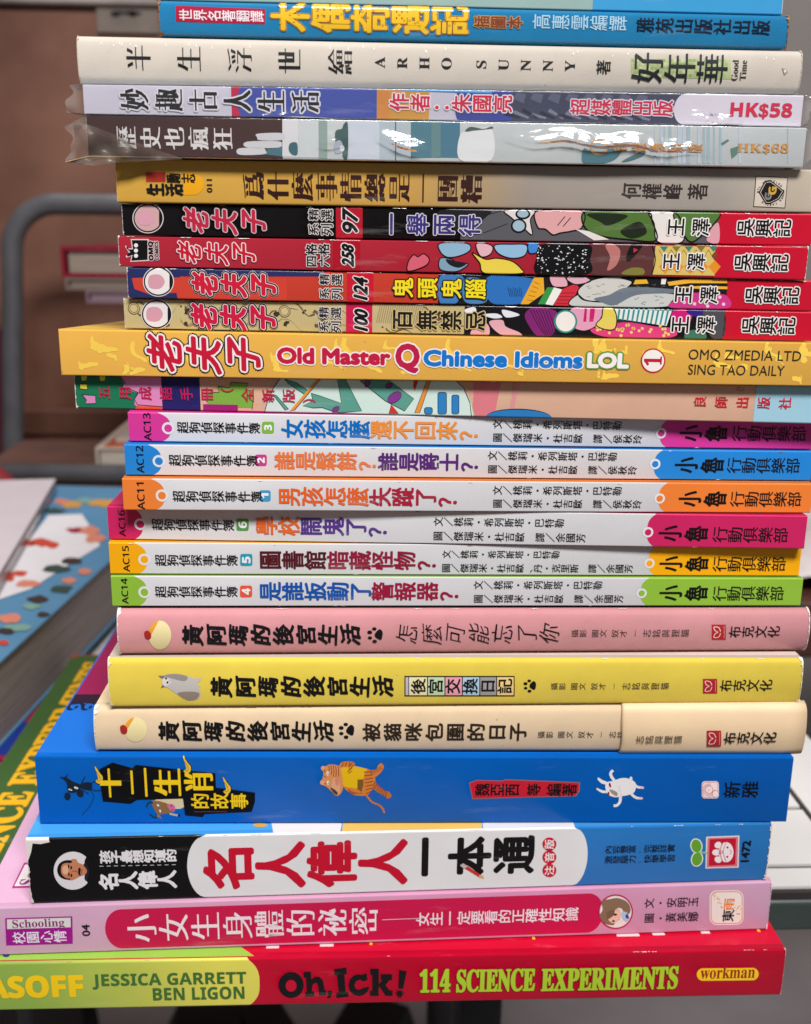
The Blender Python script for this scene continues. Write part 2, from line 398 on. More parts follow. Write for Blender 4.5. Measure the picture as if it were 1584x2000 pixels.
# ------------------------------------------------------------------ books
class Book:
    def __init__(self, name, label, geo, W, spine, board=None, rad=3.0, bulge=0.0, hard=False, rough=0.38, group=None,
                 pages=(225, 215, 195), thick=2.5, sag=0.0, stops=None, bump=0.05, coat=0.0, inner=(225, 222, 215), cat='book'):
        self.Lx, self.Ly, self.len, yaw, self.B0, self.B1, self.T0, self.T1 = geo
        self.T0 -= 2.2; self.T1 -= 2.2
        self.yaw = math.radians(yaw); self.W = W; self.sag = sag; self.rad = rad; self.bulge = bulge; self.rough = rough; self.bump = bump
        self.H = ((self.T0-self.B0)+(self.T1-self.B1))/2; self.z0 = self.B0; self.coat = coat
        self.root = empty(name, (self.Lx*U, self.Ly*U, self.B0*U), self.yaw, label, cat, group)
        H = self.H; d = [rad*(1-math.cos(math.pi/2*i/5)) for i in range(6)] if rad else [0]
        # levels across the thickness: rounded corners plus bulge steps
        lv = [rad*(1-math.cos(a)) for a in np.linspace(0, math.pi/2, 6)]
        mid = list(np.linspace(rad, H-rad, 12))[1:-1] if bulge else []
        self.levels = sorted(lv+mid+[H-q for q in lv])
        self.spine_mat = mat(spine, rough, bump, stops=stops, coat=coat)
        bmat = mat(board or spine, rough, bump, coat=coat)
        # cross-section of the cover: outer line then inner line, swept along the spine
        tk = thick if not hard else 13.0
        y0 = float(self.prof(np.array([0.0]))[0])
        outer = [(W, 0.0), (y0+14, 0.0)]+[(float(self.prof(np.array([s]))[0]), s) for s in self.levels]+[(y0+14, H), (W, H-sag)]
        inner_l = [(W, tk), (y0+14, tk), (tk+self.bulge*0.3+2, tk), (tk+2, H/2), (tk+self.bulge*0.3+2, H-tk), (y0+14, H-tk), (W, H-tk-sag)]
        prof = outer+inner_l[::-1]
        n = len(prof); V = []; Fc = []; fm = []; sm = []
        nx = 2
        for i in range(nx):
            x = self.len*i/(nx-1)
            for y, s in prof: V.append(self.local(x, y, s))
        no = len(outer)
        for i in range(nx-1):
            for k in range(n):
                a, b2 = k, (k+1) % n
                Fc.append((i*n+a, i*n+b2, (i+1)*n+b2, (i+1)*n+a))
                if k < no-1:
                    isb = k in (0, 1, no-3, no-2)
                    fm.append(1 if isb and board else 0); sm.append(k not in (0, no-2))
                else: fm.append(2); sm.append(False)
        for i, rev in ((0, False), (nx-1, True)):
            t = tessellate_polygon([[Vector((y, s, 0)) for y, s in prof]])
            for q in t:
                Fc.append(tuple(i*n+j for j in q)); fm.append(2); sm.append(False)
        self.cover = obj('cover', np.array(V)*U, Fc, [self.spine_mat, bmat, mat(inner, 0.7)], self.root, fm, sm)
        ins = 2.0 if not hard else 18.0
        pv = []
        for x in (ins, self.len-ins):
            for y, s in ((tk+6, tk+0.4), (W-ins-2, tk+0.4), (W-ins-2, H-tk-0.4-sag), (tk+6, H-tk-0.4)): pv.append(self.local(x, y, s))
        pf = [(0, 1, 2, 3), (7, 6, 5, 4), (0, 4, 5, 1), (1, 5, 6, 2), (2, 6, 7, 3), (3, 7, 4, 0)]
        obj('page_block', np.array(pv)*U, pf, page_mat(pages), self.root)
        # slope of the spine's centre line in the photograph, for text runs
        a = self.to_px(0, self.H/2); c = self.to_px(self.len, self.H/2); self.slope = (c[1]-a[1])/(c[0]-a[0])
    def pm(self, c): return mat(c, self.rough+0.02, 0.0 if not self.bump else self.bump*0.5, coat=self.coat)
    def prof(self, s):
        H, r = self.H, self.rad
        d = np.clip(np.minimum(s, H-s), 0, None)
        y = self.bulge*(2*s/H-1)**2
        if r:
            m = d < r; y = y+np.where(m, r-np.sqrt(np.clip(r*r-(r-np.minimum(d, r))**2, 0, None)), 0.0)
        return y
    def local(self, x, y, s):
        f = x/self.len
        zb = (self.B0+(self.B1-self.B0)*f)-self.z0; zt = (self.T0+(self.T1-self.T0)*f)-self.z0
        return (x, y, zb+(zt-zb)*s/self.H)
    def surf(self, x, s, off):
        y = self.prof(s); e = 0.05
        g = (self.prof(np.clip(s+e, 0, self.H))-self.prof(np.clip(s-e, 0, self.H)))/(2*e)
        g = np.clip(g, -6, 6); nl = np.sqrt(1+g*g)
        y2 = y-off/nl; s2 = s+off*g/nl
        f = x/self.len
        zb = self.B0+(self.B1-self.B0)*f-self.z0; zt = self.T0+(self.T1-self.T0)*f-self.z0
        return np.stack([x, y2, zb+(zt-zb)*s2/self.H], 1)
    def surf_top(self, x, y, off):
        zt = self.T0+(self.T1-self.T0)*x/self.len-self.z0
        return np.stack([x, y, zt+off], 1)
    def _ray(self, px, py):
        q = ray(px, py); c, s = math.cos(-self.yaw), math.sin(-self.yaw)
        o = CAM-np.array([self.Lx, self.Ly, self.z0])
        return np.array([c*o[0]-s*o[1], s*o[0]+c*o[1], o[2]]), np.array([c*q[0]-s*q[1], s*q[0]+c*q[1], q[2]])
    def on_spine(self, px, py):
        o, d = self._ray(px, py); y0 = 0.0
        for _ in range(3):
            t = (y0-o[1])/d[1]; p = o+d*t; f = p[0]/self.len
            zb = self.B0+(self.B1-self.B0)*f-self.z0; zt = self.T0+(self.T1-self.T0)*f-self.z0
            s = (p[2]-zb)/(zt-zb)*self.H
            y0 = float(self.prof(np.array([min(max(s, self.rad), self.H-self.rad)]))[0])
        return p[0], s
    def on_top(self, px, py):
        o, d = self._ray(px, py)
        k = (self.T1-self.T0)/self.len; z = self.T0-self.z0
        t = (z+k*o[0]-o[2])/(d[2]-k*d[0]); p = o+d*t
        return p[0], p[1]
    def to_px(self, x, s):
        l = self.local(x, 0, s); c, n = math.cos(self.yaw), math.sin(self.yaw)
        P = np.array([self.Lx+c*l[0]-n*l[1], self.Ly+n*l[0]+c*l[1], self.z0+l[2]])-CAM
        z = P@CF
        return 792+F*(P@CR)/z, 1000-F*(P@CU)/z
    def ink(self, name, top=False): return Ink(self, name, top)
    def px_x(self, px):
        a = self.to_px(0, self.H/2)
        return self.on_spine(px, a[1]+self.slope*(px-a[0]))[0]
    def panel(self, x0, x1, col, layer=1, capl=0.0, capr=0.0, name='colour_band', lo=0.0, hi=1.0, ink=None):
        """printed band across the spine from photo column x0 to x1 (None: the end of the book)"""
        i = ink or self.ink(name)
        a = 0.0 if x0 is None else self.px_x(x0); b = self.len if x1 is None else self.px_x(x1)
        s0, s1 = self.H*lo, self.H*hi; n = 24
        L = []; R = []
        for k in range(n+1):
            u = k/n; c = math.sqrt(max(0, 1-(2*u-1)**2))
            L.append((a-capl*c, s0+(s1-s0)*u)); R.append((b+capr*c, s0+(s1-s0)*u))
        i.polyl(L+R[::-1], col, layer)
        if ink is None: i.done()
        return i
    def wear(self, left=True, right=True, amp=5.0, col=(226, 220, 212), top=0, seed=1, name='worn_edge', bottom=0):
        """frayed paper showing along the ends and rims of the spine"""
        rnd = random.Random(seed); i = self.ink(name)
        for side in ([0] if left else [])+([1] if right else []):
            n = 36; P = []; Q = []
            for k in range(n+1):
                s = self.H*k/n; e = min(k, n-k)/n
                d = amp*(0.15+0.85*rnd.random()**2)*(1.5 if e < 0.12 else 0.55)
                P.append((0.0, s)); Q.append((d, s))
            V = P+Q[::-1]
            if side: V = [(self.len-x, s) for x, s in V][::-1]
            i.polyl(V, col, 8)
        for cnt, base in ((top, self.H), (bottom, 0)):
            for k in range(cnt):
                l = rnd.uniform(3, 30); x = rnd.uniform(0, self.len-l); h = rnd.uniform(0.4, 1.3)
                V = [(x, 0)]+[(x+l*j/6, h*rnd.random()) for j in range(1, 6)]+[(x+l, 0)]
                i.polyl([(a, abs(base-1-q)) for a, q in V], col, 8)
        i.done()

K = (16, 14, 16)
WH = (226, 222, 224)

# ------------------------------------------------------------------ the stack, bottom to top
GEO = dict(
ick=(-1152.0, -3.3, 2017.5, 0.05, 0.0, 0.0, 124.8, 123.4), girl=(-910.6, 19.3, 1758.6, 1.58, 124.6, 123.4, 245.3, 250.5),
who=(-798.6, 31.6, 1633.1, 1.46, 245.5, 250.4, 405.6, 396.2), zod=(-784.1, 87.6, 1650.0, -0.45, 405.5, 396.0, 569.4, 558.1),
catC=(-656.3, 96.1, 1542.9, -0.45, 568.5, 557.9, 674.3, 673.8), catY=(-618.7, 93.2, 1491.3, 0.04, 674.3, 673.8, 789.0, 780.0),
catP=(-596.0, 101.5, 1488.1, 1.04, 788.9, 779.9, 892.8, 880.2), AC14=(-606.6, 119.8, 1480.1, 1.07, 896.6, 883.9, 965.5, 948.7),
AC15=(-608.2, 126.4, 1475.1, 1.21, 965.6, 948.8, 1036.1, 1018.4), AC16=(-611.0, 143.8, 1471.3, -0.44, 1036.1, 1018.4, 1108.9, 1093.2),
AC11=(-569.0, 108.6, 1442.7, 1.65, 1108.5, 1093.1, 1176.3, 1159.0), AC12=(-565.7, 129.9, 1440.7, 1.65, 1176.3, 1159.0, 1242.1, 1224.9),
AC13=(-559.6, 151.5, 1436.1, 1.24, 1242.1, 1224.9, 1304.4, 1287.8), five=(-669.6, 180.9, 1583.8, -1.50, 1305.2, 1287.4, 1374.4, 1368.4),
LOL=(-689.2, 161.5, 1626.2, -1.50, 1374.6, 1368.6, 1468.6, 1457.7), c100=(-561.0, 178.1, 1393.5, -1.50, 1468.0, 1458.6, 1528.7, 1518.0),
c124=(-549.3, 167.9, 1381.5, -1.00, 1528.9, 1518.2, 1589.5, 1579.6), c258=(-562.6, 166.5, 1364.1, -1.20, 1589.8, 1580.0, 1649.4, 1646.0),
c97=(-553.9, 174.6, 1367.6, -0.80, 1649.6, 1646.3, 1710.3, 1709.1), why=(-559.2, 163.6, 1397.7, -0.30, 1710.5, 1709.3, 1793.8, 1793.5),
hist=(-604.9, 145.0, 1380.1, 0.00, 1794.1, 1793.9, 1868.7, 1869.6), anc=(-607.7, 146.1, 1373.7, 0.30, 1869.0, 1869.9, 1923.4, 1929.0),
cream=(-615.7, 152.0, 1372.0, 0.00, 1924.6, 1930.0, 2010.0, 2010.0), pino=(-463.8, 161.9, 1192.8, 0.30, 2010.2, 2010.2, 2074.2, 2073.5))

# ---- science experiments book (bottom)
ICKR = (200, 6, 46)
b = Book('science_book', 'thick red and lime green science experiments book at the bottom of the stack', GEO['ick'], 1712, ICKR, rad=5, rough=0.3, coat=0.15, bulge=1.5)
i = b.ink('author_band')
xa, xb = 0.0, b.px_x(507)
Hh = b.H; P = [(0, 0)]
for k in range(21):
    u = k/20; c = 26*abs(2*u-1)**3
    P.append((xb-c, Hh*u))
P.append((0, Hh))
i.polyl(P, (1, 2, 3), 1); o = i.done()
o.data.materials[0] = mat((170, 200, 80), 0.32, 0.05, coat=0.15, stops=[(0, (124, 160, 66)), (b.px_x(60), (146, 178, 76)), (b.px_x(260), (190, 198, 84)), (b.px_x(430), (226, 218, 92))])
i = b.ink('author_lettering')
i.text(sansbold('MASOFF'), 'c', -160, 320, 637, 712, (248, 206, 20), 'h', w=2.2, layer=4)
i.text(sansbold('JESSICA GARRETT'), 'c', 358, 952, 622, 664, (66, 112, 52), 'h', w=0.4, layer=4)
i.text(sansbold('BEN LIGON'), 'c', 592, 945, 675, 719, (66, 112, 52), 'h', w=0.4, layer=4)
i.done()
i = b.ink('title_lettering')          # chunky slab letters of the exclamation
i.ell('o', 162, 302, 140, 143, K, 3); i.ell('o', 162, 310, 60, 65, ICKR, 4)
i.poly('o', [(298,160),(380,152),(388,240),(425,210),(478,212),(512,250),(524,300),(535,360),(550,362),(550,412),(472,418),(460,310),(448,280),(425,278),(400,300),(392,372),(418,374),(420,426),(320,434),(318,380),(335,378),(325,218),(300,220)], K, 3)
i.blob('o', [(566,370),(615,368),(612,410),(590,445),(560,446),(560,430),(583,418),(568,405)], K, 3)
i.poly('o', [(638,126),(772,108),(778,182),(752,184),(765,378),(795,376),(797,432),(662,446),(660,388),(688,384),(668,190),(640,192)], K, 3)
i.poly('o', [(940,190),(998,170),(1006,248),(960,262),(920,242),(885,256),(862,300),(872,340),(912,358),(960,332),(1028,318),(1010,372),(965,410),(910,424),(850,408),(808,360),(796,300),(812,238),(855,196),(905,182)], K, 3)
i.poly('o', [(1036,122),(1132,122),(1132,290),(1170,246),(1152,246),(1152,182),(1278,182),(1278,248),(1248,250),(1205,304),(1252,362),(1284,362),(1284,422),(1205,422),(1138,316),(1130,330),(1130,422),(1034,422),(1034,364),(1058,364),(1058,190),(1036,190)], K, 3)
i.poly('o', [(1355,134),(1440,150),(1400,345),(1345,338)], K, 3)
i.ell('o', 1362, 398, 34, 36, K, 3)
for k in range(18):
    a = k*20+7*math.sin(k*3.1); r2 = 48+10*math.sin(k*5.3)
    i.line('o', [(1362, 398), (1362+r2*math.cos(math.radians(a)), 398+r2*math.sin(math.radians(a)))], 1.0, K, 3)
i.done()
i = b.ink('subtitle_lettering')
LG = (176, 204, 46)
for s, x0, x1, dy in (('114', 80, 195, 0), ('SCIENCE', 222, 520, -2), ('EXPERIMENTS', 548, 1070, -6)):
    i.text(serif(s), 'd', x0, x1, 603+dy, 684+dy, LG, 'h', w=1.7, layer=5, out=[(3.2, (120, 12, 26))])
i.done()
i = b.ink('publisher_lettering')
i.ell('d', 1168, 617, 24, 24, (250, 200, 30), 2); i.ell('d', 1358, 615, 24, 24, (250, 200, 30), 2.1)
i.poly('d', [(1168, 593), (1358, 591), (1358, 639), (1168, 641)], (250, 200, 30), 2.3)
i.text(serif('workman'), 'd', 1158, 1368, 601, 632, (150, 40, 20), 'h', fill='x', layer=5)
i.done()
# printed front cover (seen at the left and as a sliver above the spine)
t = b.ink('cover_print', top=True)
t.polyl([(2, 10), (b.px_x(497), 10), (b.px_x(450), 60), (b.px_x(380), 160), (2, 160)], (150, 196, 74), 1)
gx0, gx1 = 0.5, 134
t.polyl([(gx0, 150), (gx0, 1680), (gx0+20, 1706), (gx1+280, 1706), (gx1+300, 1680), (gx1+300, 150)], (58, 92, 44), 2)
for px, wd in ((520, 28), (625, 30), (722, 6), (1040, 6), (1205, 52), (1275, 28), (1370, 20), (1480, 6)):
    x, y = b.on_top(px, 1866.5-0.034*px+3)
    t.polyl([(x, y-2), (x+wd, y-2), (x+wd, y+60), (x, y+60)], (236, 206, 206) if wd > 12 else (240, 190, 40), 3)
def run_text(t, s, x0, x1, y0, y1, col, w, layer):
    """string on a cover reading away from the spine: x across its height, y along its length"""
    v, tr = glyph(s); X0, X1 = v[:, 0].min(), v[:, 0].max(); Y1 = v[:, 1].max()
    q = np.stack([x1-(v[:, 1])/Y1*(x1-x0), y0+(v[:, 0]-X0)/(X1-X0)*(y1-y0)], 1)
    for a in range(8): t.add(q+w*np.array([math.cos(a*math.pi/4), math.sin(a*math.pi/4)]), tr, layer+a*0.1, col)
    t.add(q, tr, layer, col)
run_text(t, serif('SCIENCE EXPERIMENTS'), 62, 146, 190, 1640, (232, 176, 24), 4.0, 4)
t.ell('P', 12, 1866, 7, 4, (60, 50, 130), 4)
t.done()
b.wear(False, True, 2.0, (214, 150, 150), top=9, seed=11)

# ---- pink book
PK = (224, 176, 208); CR2 = (200, 22, 74)
b = Book('schoolgirl_guide', 'pale pink book with crimson title capsule, second from the bottom of the stack', GEO['girl'], 1250, PK, rad=4, rough=0.36,
         stops=[(0, (212, 170, 200)), (500, (222, 168, 196)), (1200, (232, 160, 196)), (1715, (228, 176, 206))])
i = b.ink('title_band')
i.panel(None, None, CR2, 1, ink=i) if False else None
cx0, cx1 = b.px_x(238), b.px_x(1148)
P = []
for k in range(25): a = math.pi/2+math.pi*k/24; P.append((cx0+36*math.cos(a), b.H*0.475+math.sin(a)*b.H*0.415))
for k in range(25): a = -math.pi/2+math.pi*k/24; P.append((cx1+36*math.cos(a), b.H*0.475+math.sin(a)*b.H*0.415))
i.polyl(P, CR2, 1); i.done()
i = b.ink('series_label')
MG = (160, 20, 140)
i.poly('c', [(20, 402), (280, 395), (282, 501), (24, 508)], MG, 2); i.poly('c', [(27, 407), (273, 400), (274, 437), (28, 444)], (222, 218, 212), 3)
i.text(serif('Schooling'), 'c', 48, 249, 409, 439, (140, 40, 120), 'h', layer=5)
i.text('校園心情', 'c', 50, 257, 456, 500, (240, 225, 240), cw=0.92, w=0.5, layer=5)
i.text('04', 'c', 318, 348, 427, 470, K, 'rot', w=0.5, layer=5)
i.done()
i = b.ink('title_lettering')
i.text('小女生身體的祕密', 'c', 490, 1462, 392, 494, (240, 226, 232), cw=0.93, w=0.4, ming=0.032, thin=-0.016, layer=4)
i.line('c', [(1478, 408), (1578, 404), (1636, 402)], 1.2, (240, 226, 232), 4)
i.text('女生一定要看的正確性知識', 'd', 65, 688, 379, 430, (244, 226, 234), cw=0.94, w=0.5, layer=4)
i.done()
i = b.ink('girl_portrait')
i.ell('d', 832, 375, 67, 67, (190, 24, 84), 3); i.ell('d', 832, 375, 61, 61, (232, 228, 222), 4)
i.blob('s5', [(195, 600), (260, 580), (330, 572), (400, 600), (432, 650), (425, 700), (380, 690), (360, 660), (330, 655), (300, 680), (285, 720), (300, 790), (250, 795), (205, 770), (175, 720), (200, 670)], (136, 108, 84), 5)
i.blob('s5', [(300, 672), (335, 660), (355, 690), (352, 730), (325, 768), (280, 780), (245, 745), (262, 705)], (236, 190, 168), 6)
i.blob('s5', [(240, 690), (300, 668), (290, 715), (262, 738), (238, 745)], (120, 92, 70), 6.5)
i.blob('s5', [(362, 690), (400, 690), (425, 735), (400, 770), (365, 740)], (176, 196, 222), 6)
i.blob('s5', [(392, 715), (415, 700), (412, 722), (425, 740), (398, 738)], (44, 66, 120), 7)
i.ell('s5', 305, 708, 16, 9, (50, 34, 30), 7.5); i.ell('s5', 290, 762, 12, 8, (50, 34, 30), 7.5); i.ell('s5', 326, 668, 12, 9, (236, 190, 168), 7)
i.line('s5', [(334, 742), (340, 752)], 0.8, (160, 60, 60), 8)
i.done()
i = b.ink('author_lettering')
i.text('文', 'd', 943, 980, 325, 361, K, w=0.15, layer=4); i.text('安明玉', 'd', 1028, 1150, 322, 358, K, w=0.15, layer=4)
i.text('圖', 'd', 943, 980, 382, 418, K, w=0.15, layer=4); i.text('黃美娜', 'd', 1025, 1150, 379, 415, K, w=0.15, layer=4)
i.ell('d', 1005, 341, 4, 4, K, 4); i.ell('d', 1005, 400, 4, 4, K, 4)
i.done()
def rrect(i, Z, x0, y0, x1, y1, r, col, layer, dy=0):
    P = []
    for cx, cy, a0 in ((x1-r, y0+r, 270), (x1-r, y1-r, 0), (x0+r, y1-r, 90), (x0+r, y0+r, 180)):
        for k in range(7):
            a = math.radians(a0+15*k); P.append((cx+r*math.cos(a), cy+r*math.sin(a)+dy*(cx-x0)/(x1-x0)))
    i.poly(Z, P, col, layer)
i = b.ink('publisher_logo')
rrect(i, 's5', 1094, 510, 1378, 800, 62, (238, 226, 226), 2, -4); rrect(i, 's5', 1104, 518, 1370, 790, 54, (222, 130, 80), 3, -4); rrect(i, 's5', 1110, 525, 1363, 783, 48, (236, 226, 218), 4, -4)
i.text('東', 's5', 1200, 1298, 672, 768, K, w=0.7, layer=6); i.text('雨', 's5', 1212, 1300, 574, 672, (236, 130, 40), w=0.6, layer=6)
rnd = random.Random(3)
for k in range(17): i.ell('s5', 1130+4.2*k+rnd.uniform(-8, 8), 545+5.6*k+rnd.uniform(-26, 26), 5, 5, (236, 160, 60), 5)
for k in range(12): i.ell('s5', 1312+rnd.uniform(-14, 40), 660+rnd.uniform(-30, 48), 5, 5, (226, 170, 80), 5)
i.done()
t = b.ink('cover_print', top=True)
t.poly('P', [(23, 1735), (60, 1734), (70, 1684), (47, 1685)], (170, 40, 130), 1); t.poly('P', [(28, 1731), (60, 1730), (70, 1688), (49, 1689)], (232, 222, 226), 2)
sx_, sy_ = b.on_top(36, 1729)
run_text(t, serif('Sc'), sx_, sx_+34, sy_, sy_+44, (140, 40, 120), 0.3, 4)
t.done()
b.wear(False, True, 3.0, (232, 214, 214), seed=5)

# ---- great people book
BL = (44, 128, 204)
b = Book('biography_book', 'thick biography book with black end, white title panel and blue end, third from the bottom', GEO['who'], 1330, BL, board=(70, 160, 232), rad=4, rough=0.34, thick=4)
b.panel(None, 395, (10, 10, 12), 1, name='black_band')
i = b.ink('title_panel')
b.panel(404, 1118, (224, 222, 222), 2, 42, 34, ink=i); i.done()
i = b.ink('portrait')
i.ell('s4', 330, 318, 198, 196, (222, 218, 220), 3)
i.poly('s4', [(450, 215), (472, 168), (530, 200), (545, 300), (530, 420), (488, 455), (452, 385)], (12, 11, 14), 4)
i.blob('s4', [(190, 270), (230, 218), (300, 208), (330, 195), (365, 200), (385, 232), (440, 258), (474, 310), (462, 352), (400, 378), (350, 405), (310, 415), (240, 398), (205, 350)], (196, 128, 92), 5)
i.blob('s4', [(168, 310), (190, 245), (245, 212), (310, 210), (315, 235), (250, 238), (216, 262), (208, 320), (222, 362), (262, 392), (300, 396), (300, 408), (240, 402), (190, 370)], (18, 14, 14), 6)
i.blob('s4', [(226, 282), (270, 262), (285, 310), (272, 352), (232, 345)], (226, 172, 138), 6)
for q in ((285, 272), (288, 352)): i.blob('s4', [(q[0], q[1]-22), (q[0]+10, q[1]-4), (q[0]+4, q[1]+24), (q[0]-6, q[1]+2)], (30, 18, 16), 7); i.ell('s4', q[0]+28, q[1]+12, 9, 18, (34, 20, 18), 7)
i.line('s4', [(322, 318), (372, 322), (374, 340)], 1.2, (140, 76, 56), 7)
i.blob('s4', [(392, 286), (412, 296), (408, 340), (412, 362), (392, 360), (384, 324)], (28, 16, 16), 7)
i.line('s4', [(424, 300), (422, 348)], 1.5, (150, 70, 60), 7)
i.blob('s4', [(440, 258), (474, 310), (468, 345), (448, 388), (470, 420), (500, 330), (466, 240)], (34, 30, 36), 5.5)
i.done()
i = b.ink('series_lettering')
i.text('孩子最想知道的', 'c', 386, 682, 142, 190, (226, 222, 224), cw=0.95, w=1.3, layer=4)
for k in range(11): i.line('c', [(385+k*28, 201-0.6*k), (400+k*28, 200.5-0.6*k)], 1.2, (220, 218, 218), 4)
i.text('名人偉人', 'c', 385, 682, 226, 292, (228, 224, 226), cw=0.95, w=2.2, layer=4)
i.done()
i = b.ink('title_lettering')
i.text('名人偉人', 'c', 792, 1572, 118, 290, (194, 14, 44), cw=0.92, w=5.2, layer=4)
i.text('一本通', 'd', 22, 517, 96, 236, K, cw=0.92, w=4.6, layer=4)
i.poly('d', [(232, 196), (246, 188), (318, 236), (310, 244)], (200, 50, 44), 5.5); i.poly('d', [(232, 196), (246, 188), (262, 200), (250, 210)], (190, 180, 176), 6.2)
i.poly('d', [(306, 234), (322, 234), (326, 247), (306, 243)], (214, 170, 110), 6.0)
for ch, y in (('版', 115), ('音', 165), ('注', 216)):
    i.ell('d', 577, y, 27, 26, (200, 22, 46), 4); i.text(ch, 'd', 559, 595, y-18, y+18, (240, 230, 230), w=0.5, layer=6)
i.done()
i = b.ink('blurb_lettering')
i.text('內容豐富·完整詳實', 'd', 790, 1060, 121, 152, (14, 26, 44), cw=0.96, w=0.1, layer=4)
i.text('激發腦力·快樂學習', 'd', 790, 1060, 160, 191, (14, 26, 44), cw=0.96, w=0.1, layer=4)
i.done()
i = b.ink('publisher_logo')
GRN = (96, 160, 44)
for g, c, l in ((9, (226, 226, 218), 2), (0, GRN, 3)):
    i.ell('s5', 985, 137, 42+g, 55+g, c, l, rot=-12); i.ell('s5', 990, 247, 42+g, 55+g, c, l+.3, rot=12)
i.line('s5', [(1000, 195), (1075, 192)], 4.5, (226, 226, 218), 2.6); i.line('s5', [(1000, 195), (1075, 192)], 2.4, GRN, 3.6)
i.poly('s5', [(1066, 60), (1345, 50), (1338, 318), (1060, 326)], (232, 214, 214), 2); i.poly('s5', [(1078, 70), (1334, 60), (1327, 308), (1070, 316)], (206, 120, 130), 3)
i.poly('s5', [(1095, 80), (1316, 72), (1309, 292), (1088, 302)], (190, 16, 48), 4)
i.ell('s5', 1232, 188, 62, 84, (236, 226, 226), 5); i.ell('s5', 1150, 190, 34, 26, (236, 226, 226), 5)
i.ell('s5', 1165, 128, 30, 26, (236, 226, 226), 5.2, rot=-30); i.ell('s5', 1165, 250, 30, 26, (236, 226, 226), 5.2, rot=30)
i.line('s5', [(1205, 104), (1180, 185), (1205, 272)], 1.6, (190, 16, 48), 6, smooth=True); i.line('s5', [(1232, 106), (1208, 185), (1232, 270)], 1.2, (190, 16, 48), 6, smooth=True)
i.ell('s5', 1244, 148, 9, 9, (190, 16, 48), 6); i.ell('s5', 1242, 226, 9, 9, (190, 16, 48), 6); i.line('s5', [(1262, 168), (1276, 187), (1262, 205)], 1.2, (190, 16, 48), 6, smooth=True)
i.ell('s5', 1193, 187, 11, 14, (190, 16, 48), 6); i.ell('s5', 1193, 187, 6, 9, (236, 226, 226), 6.5)
i.text('1472', 'd', 1318, 1348, 103, 182, K, 'rot', w=1.0, layer=4)
i.done()
t = b.ink('cover_print', top=True)
x0, x1 = b.px_x(500), b.px_x(650)
t.polyl([(b.px_x(535), 4), (b.px_x(665), 4), (b.px_x(700), 400), (b.px_x(480), 400)], (228, 222, 216), 1)
t.polyl([(b.px_x(668), 4), (b.px_x(940), 4), (b.px_x(960), 300), (b.px_x(690), 300)], (228, 184, 92), 2)
t.polyl([(b.px_x(942), 4), (b.px_x(1120), 4), (b.px_x(1120), 300), (b.px_x(962), 300)], (214, 214, 216), 2)
t.ell('P', 508, 1612, 14, 4, (214, 160, 70), 3)
t.done()
b.wear(True, True, 7, (214, 206, 196), top=14, seed=21, bottom=10)
i = b.ink('torn_corner')
i.polyl([(0, b.H), (48, b.H), (50, b.H-7), (30, b.H-11), (14, b.H-9), (9, b.H-30), (0, b.H-52)], (226, 220, 214), 9); i.done()

# ---- zodiac stories book
ZB = (0, 94, 184)
b = Book('zodiac_story_book', 'thick bright blue hardback with a black title banner and painted animals on its spine', GEO['zod'], 1160, ZB, board=(8, 108, 206), rad=4, rough=0.3, hard=True)
i = b.ink('title_banner')
i.poly('s1', [(325,85),(425,35),(575,78),(600,53),(1200,115),(1205,225),(1500,262),(1500,330),(1475,408),(1120,425),(1105,448),(972,435),(955,308),(610,318),(560,348),(352,330),(330,190)], (8, 8, 10), 2)
YL = (240, 200, 24)
for s, x0, x1, y0, y1 in (('十', 330, 490, 88, 290), ('二', 540, 700, 82, 285), ('生', 735, 945, 88, 280), ('肖', 965, 1182, 100, 258)):
    i.text(s, 's1', x0, x1, y0, y1, YL, w=1.2, ming=0.045, thin=-0.01, layer=5)
i.text('的故事', 's1', 1020, 1445, 268, 382, YL, cw=0.9, w=1.0, layer=5)
i.line('s1', [(1040, 406), (1290, 404)], 0.8, (190, 60, 60), 4)
for x, y in ((320, 150), (985, 75), (1285, 230)):
    for l, c, g in ((3, (8, 8, 10), 7), (4, (232, 190, 60), 0)):
        i.blob('s1', [(x-30-g*.5, y-90-g), (x+6+g, y-40), (x+30+g, y-8), (x+26+g, y+26), (x, y+44+g), (x-24-g, y+24), (x-4, y+6), (x-10, y-20)], c, l)
    i.line('s1', [(x-20, y-50), (x+8, y-10), (x+10, y+18), (x-8, y+24), (x-10, y+10)], 0.8, (8, 8, 10), 5, smooth=True)
i.done()
i = b.ink('rat_picture')
RT = (20, 34, 48)
i.blob('s1', [(45, 152), (75, 148), (130, 180), (185, 205), (180, 240), (140, 262), (100, 262), (84, 240), (78, 190)], RT, 2)
i.ell('s1', 85, 290, 24, 30, RT, 2.2); i.ell('s1', 180, 268, 26, 32, RT, 2.2, rot=-30)
i.blob('s1', [(175, 205), (220, 184), (262, 188), (272, 215), (262, 245), (210, 238)], RT, 2.3)
i.line('s1', [(190, 195), (210, 155), (216, 140)], 2.2, RT, 2, smooth=True); i.line('s1', [(190, 232), (225, 262), (246, 274)], 2.2, RT, 2, smooth=True)
i.line('s1', [(262, 195), (290, 180), (330, 178)], 2.2, RT, 2, smooth=True); i.line('s1', [(266, 236), (296, 250), (340, 244)], 2.2, RT, 2, smooth=True)
i.line('s1', [(256, 240), (282, 290), (262, 350), (225, 400), (195, 432)], 1.3, RT, 2, smooth=True)
for k in (-1, 0, 1): i.line('s1', [(62, 152), (90+6*k, 128+8*k)], 0.7, RT, 2); i.line('s1', [(60, 154), (28, 148+9*k)], 0.7, RT, 2)
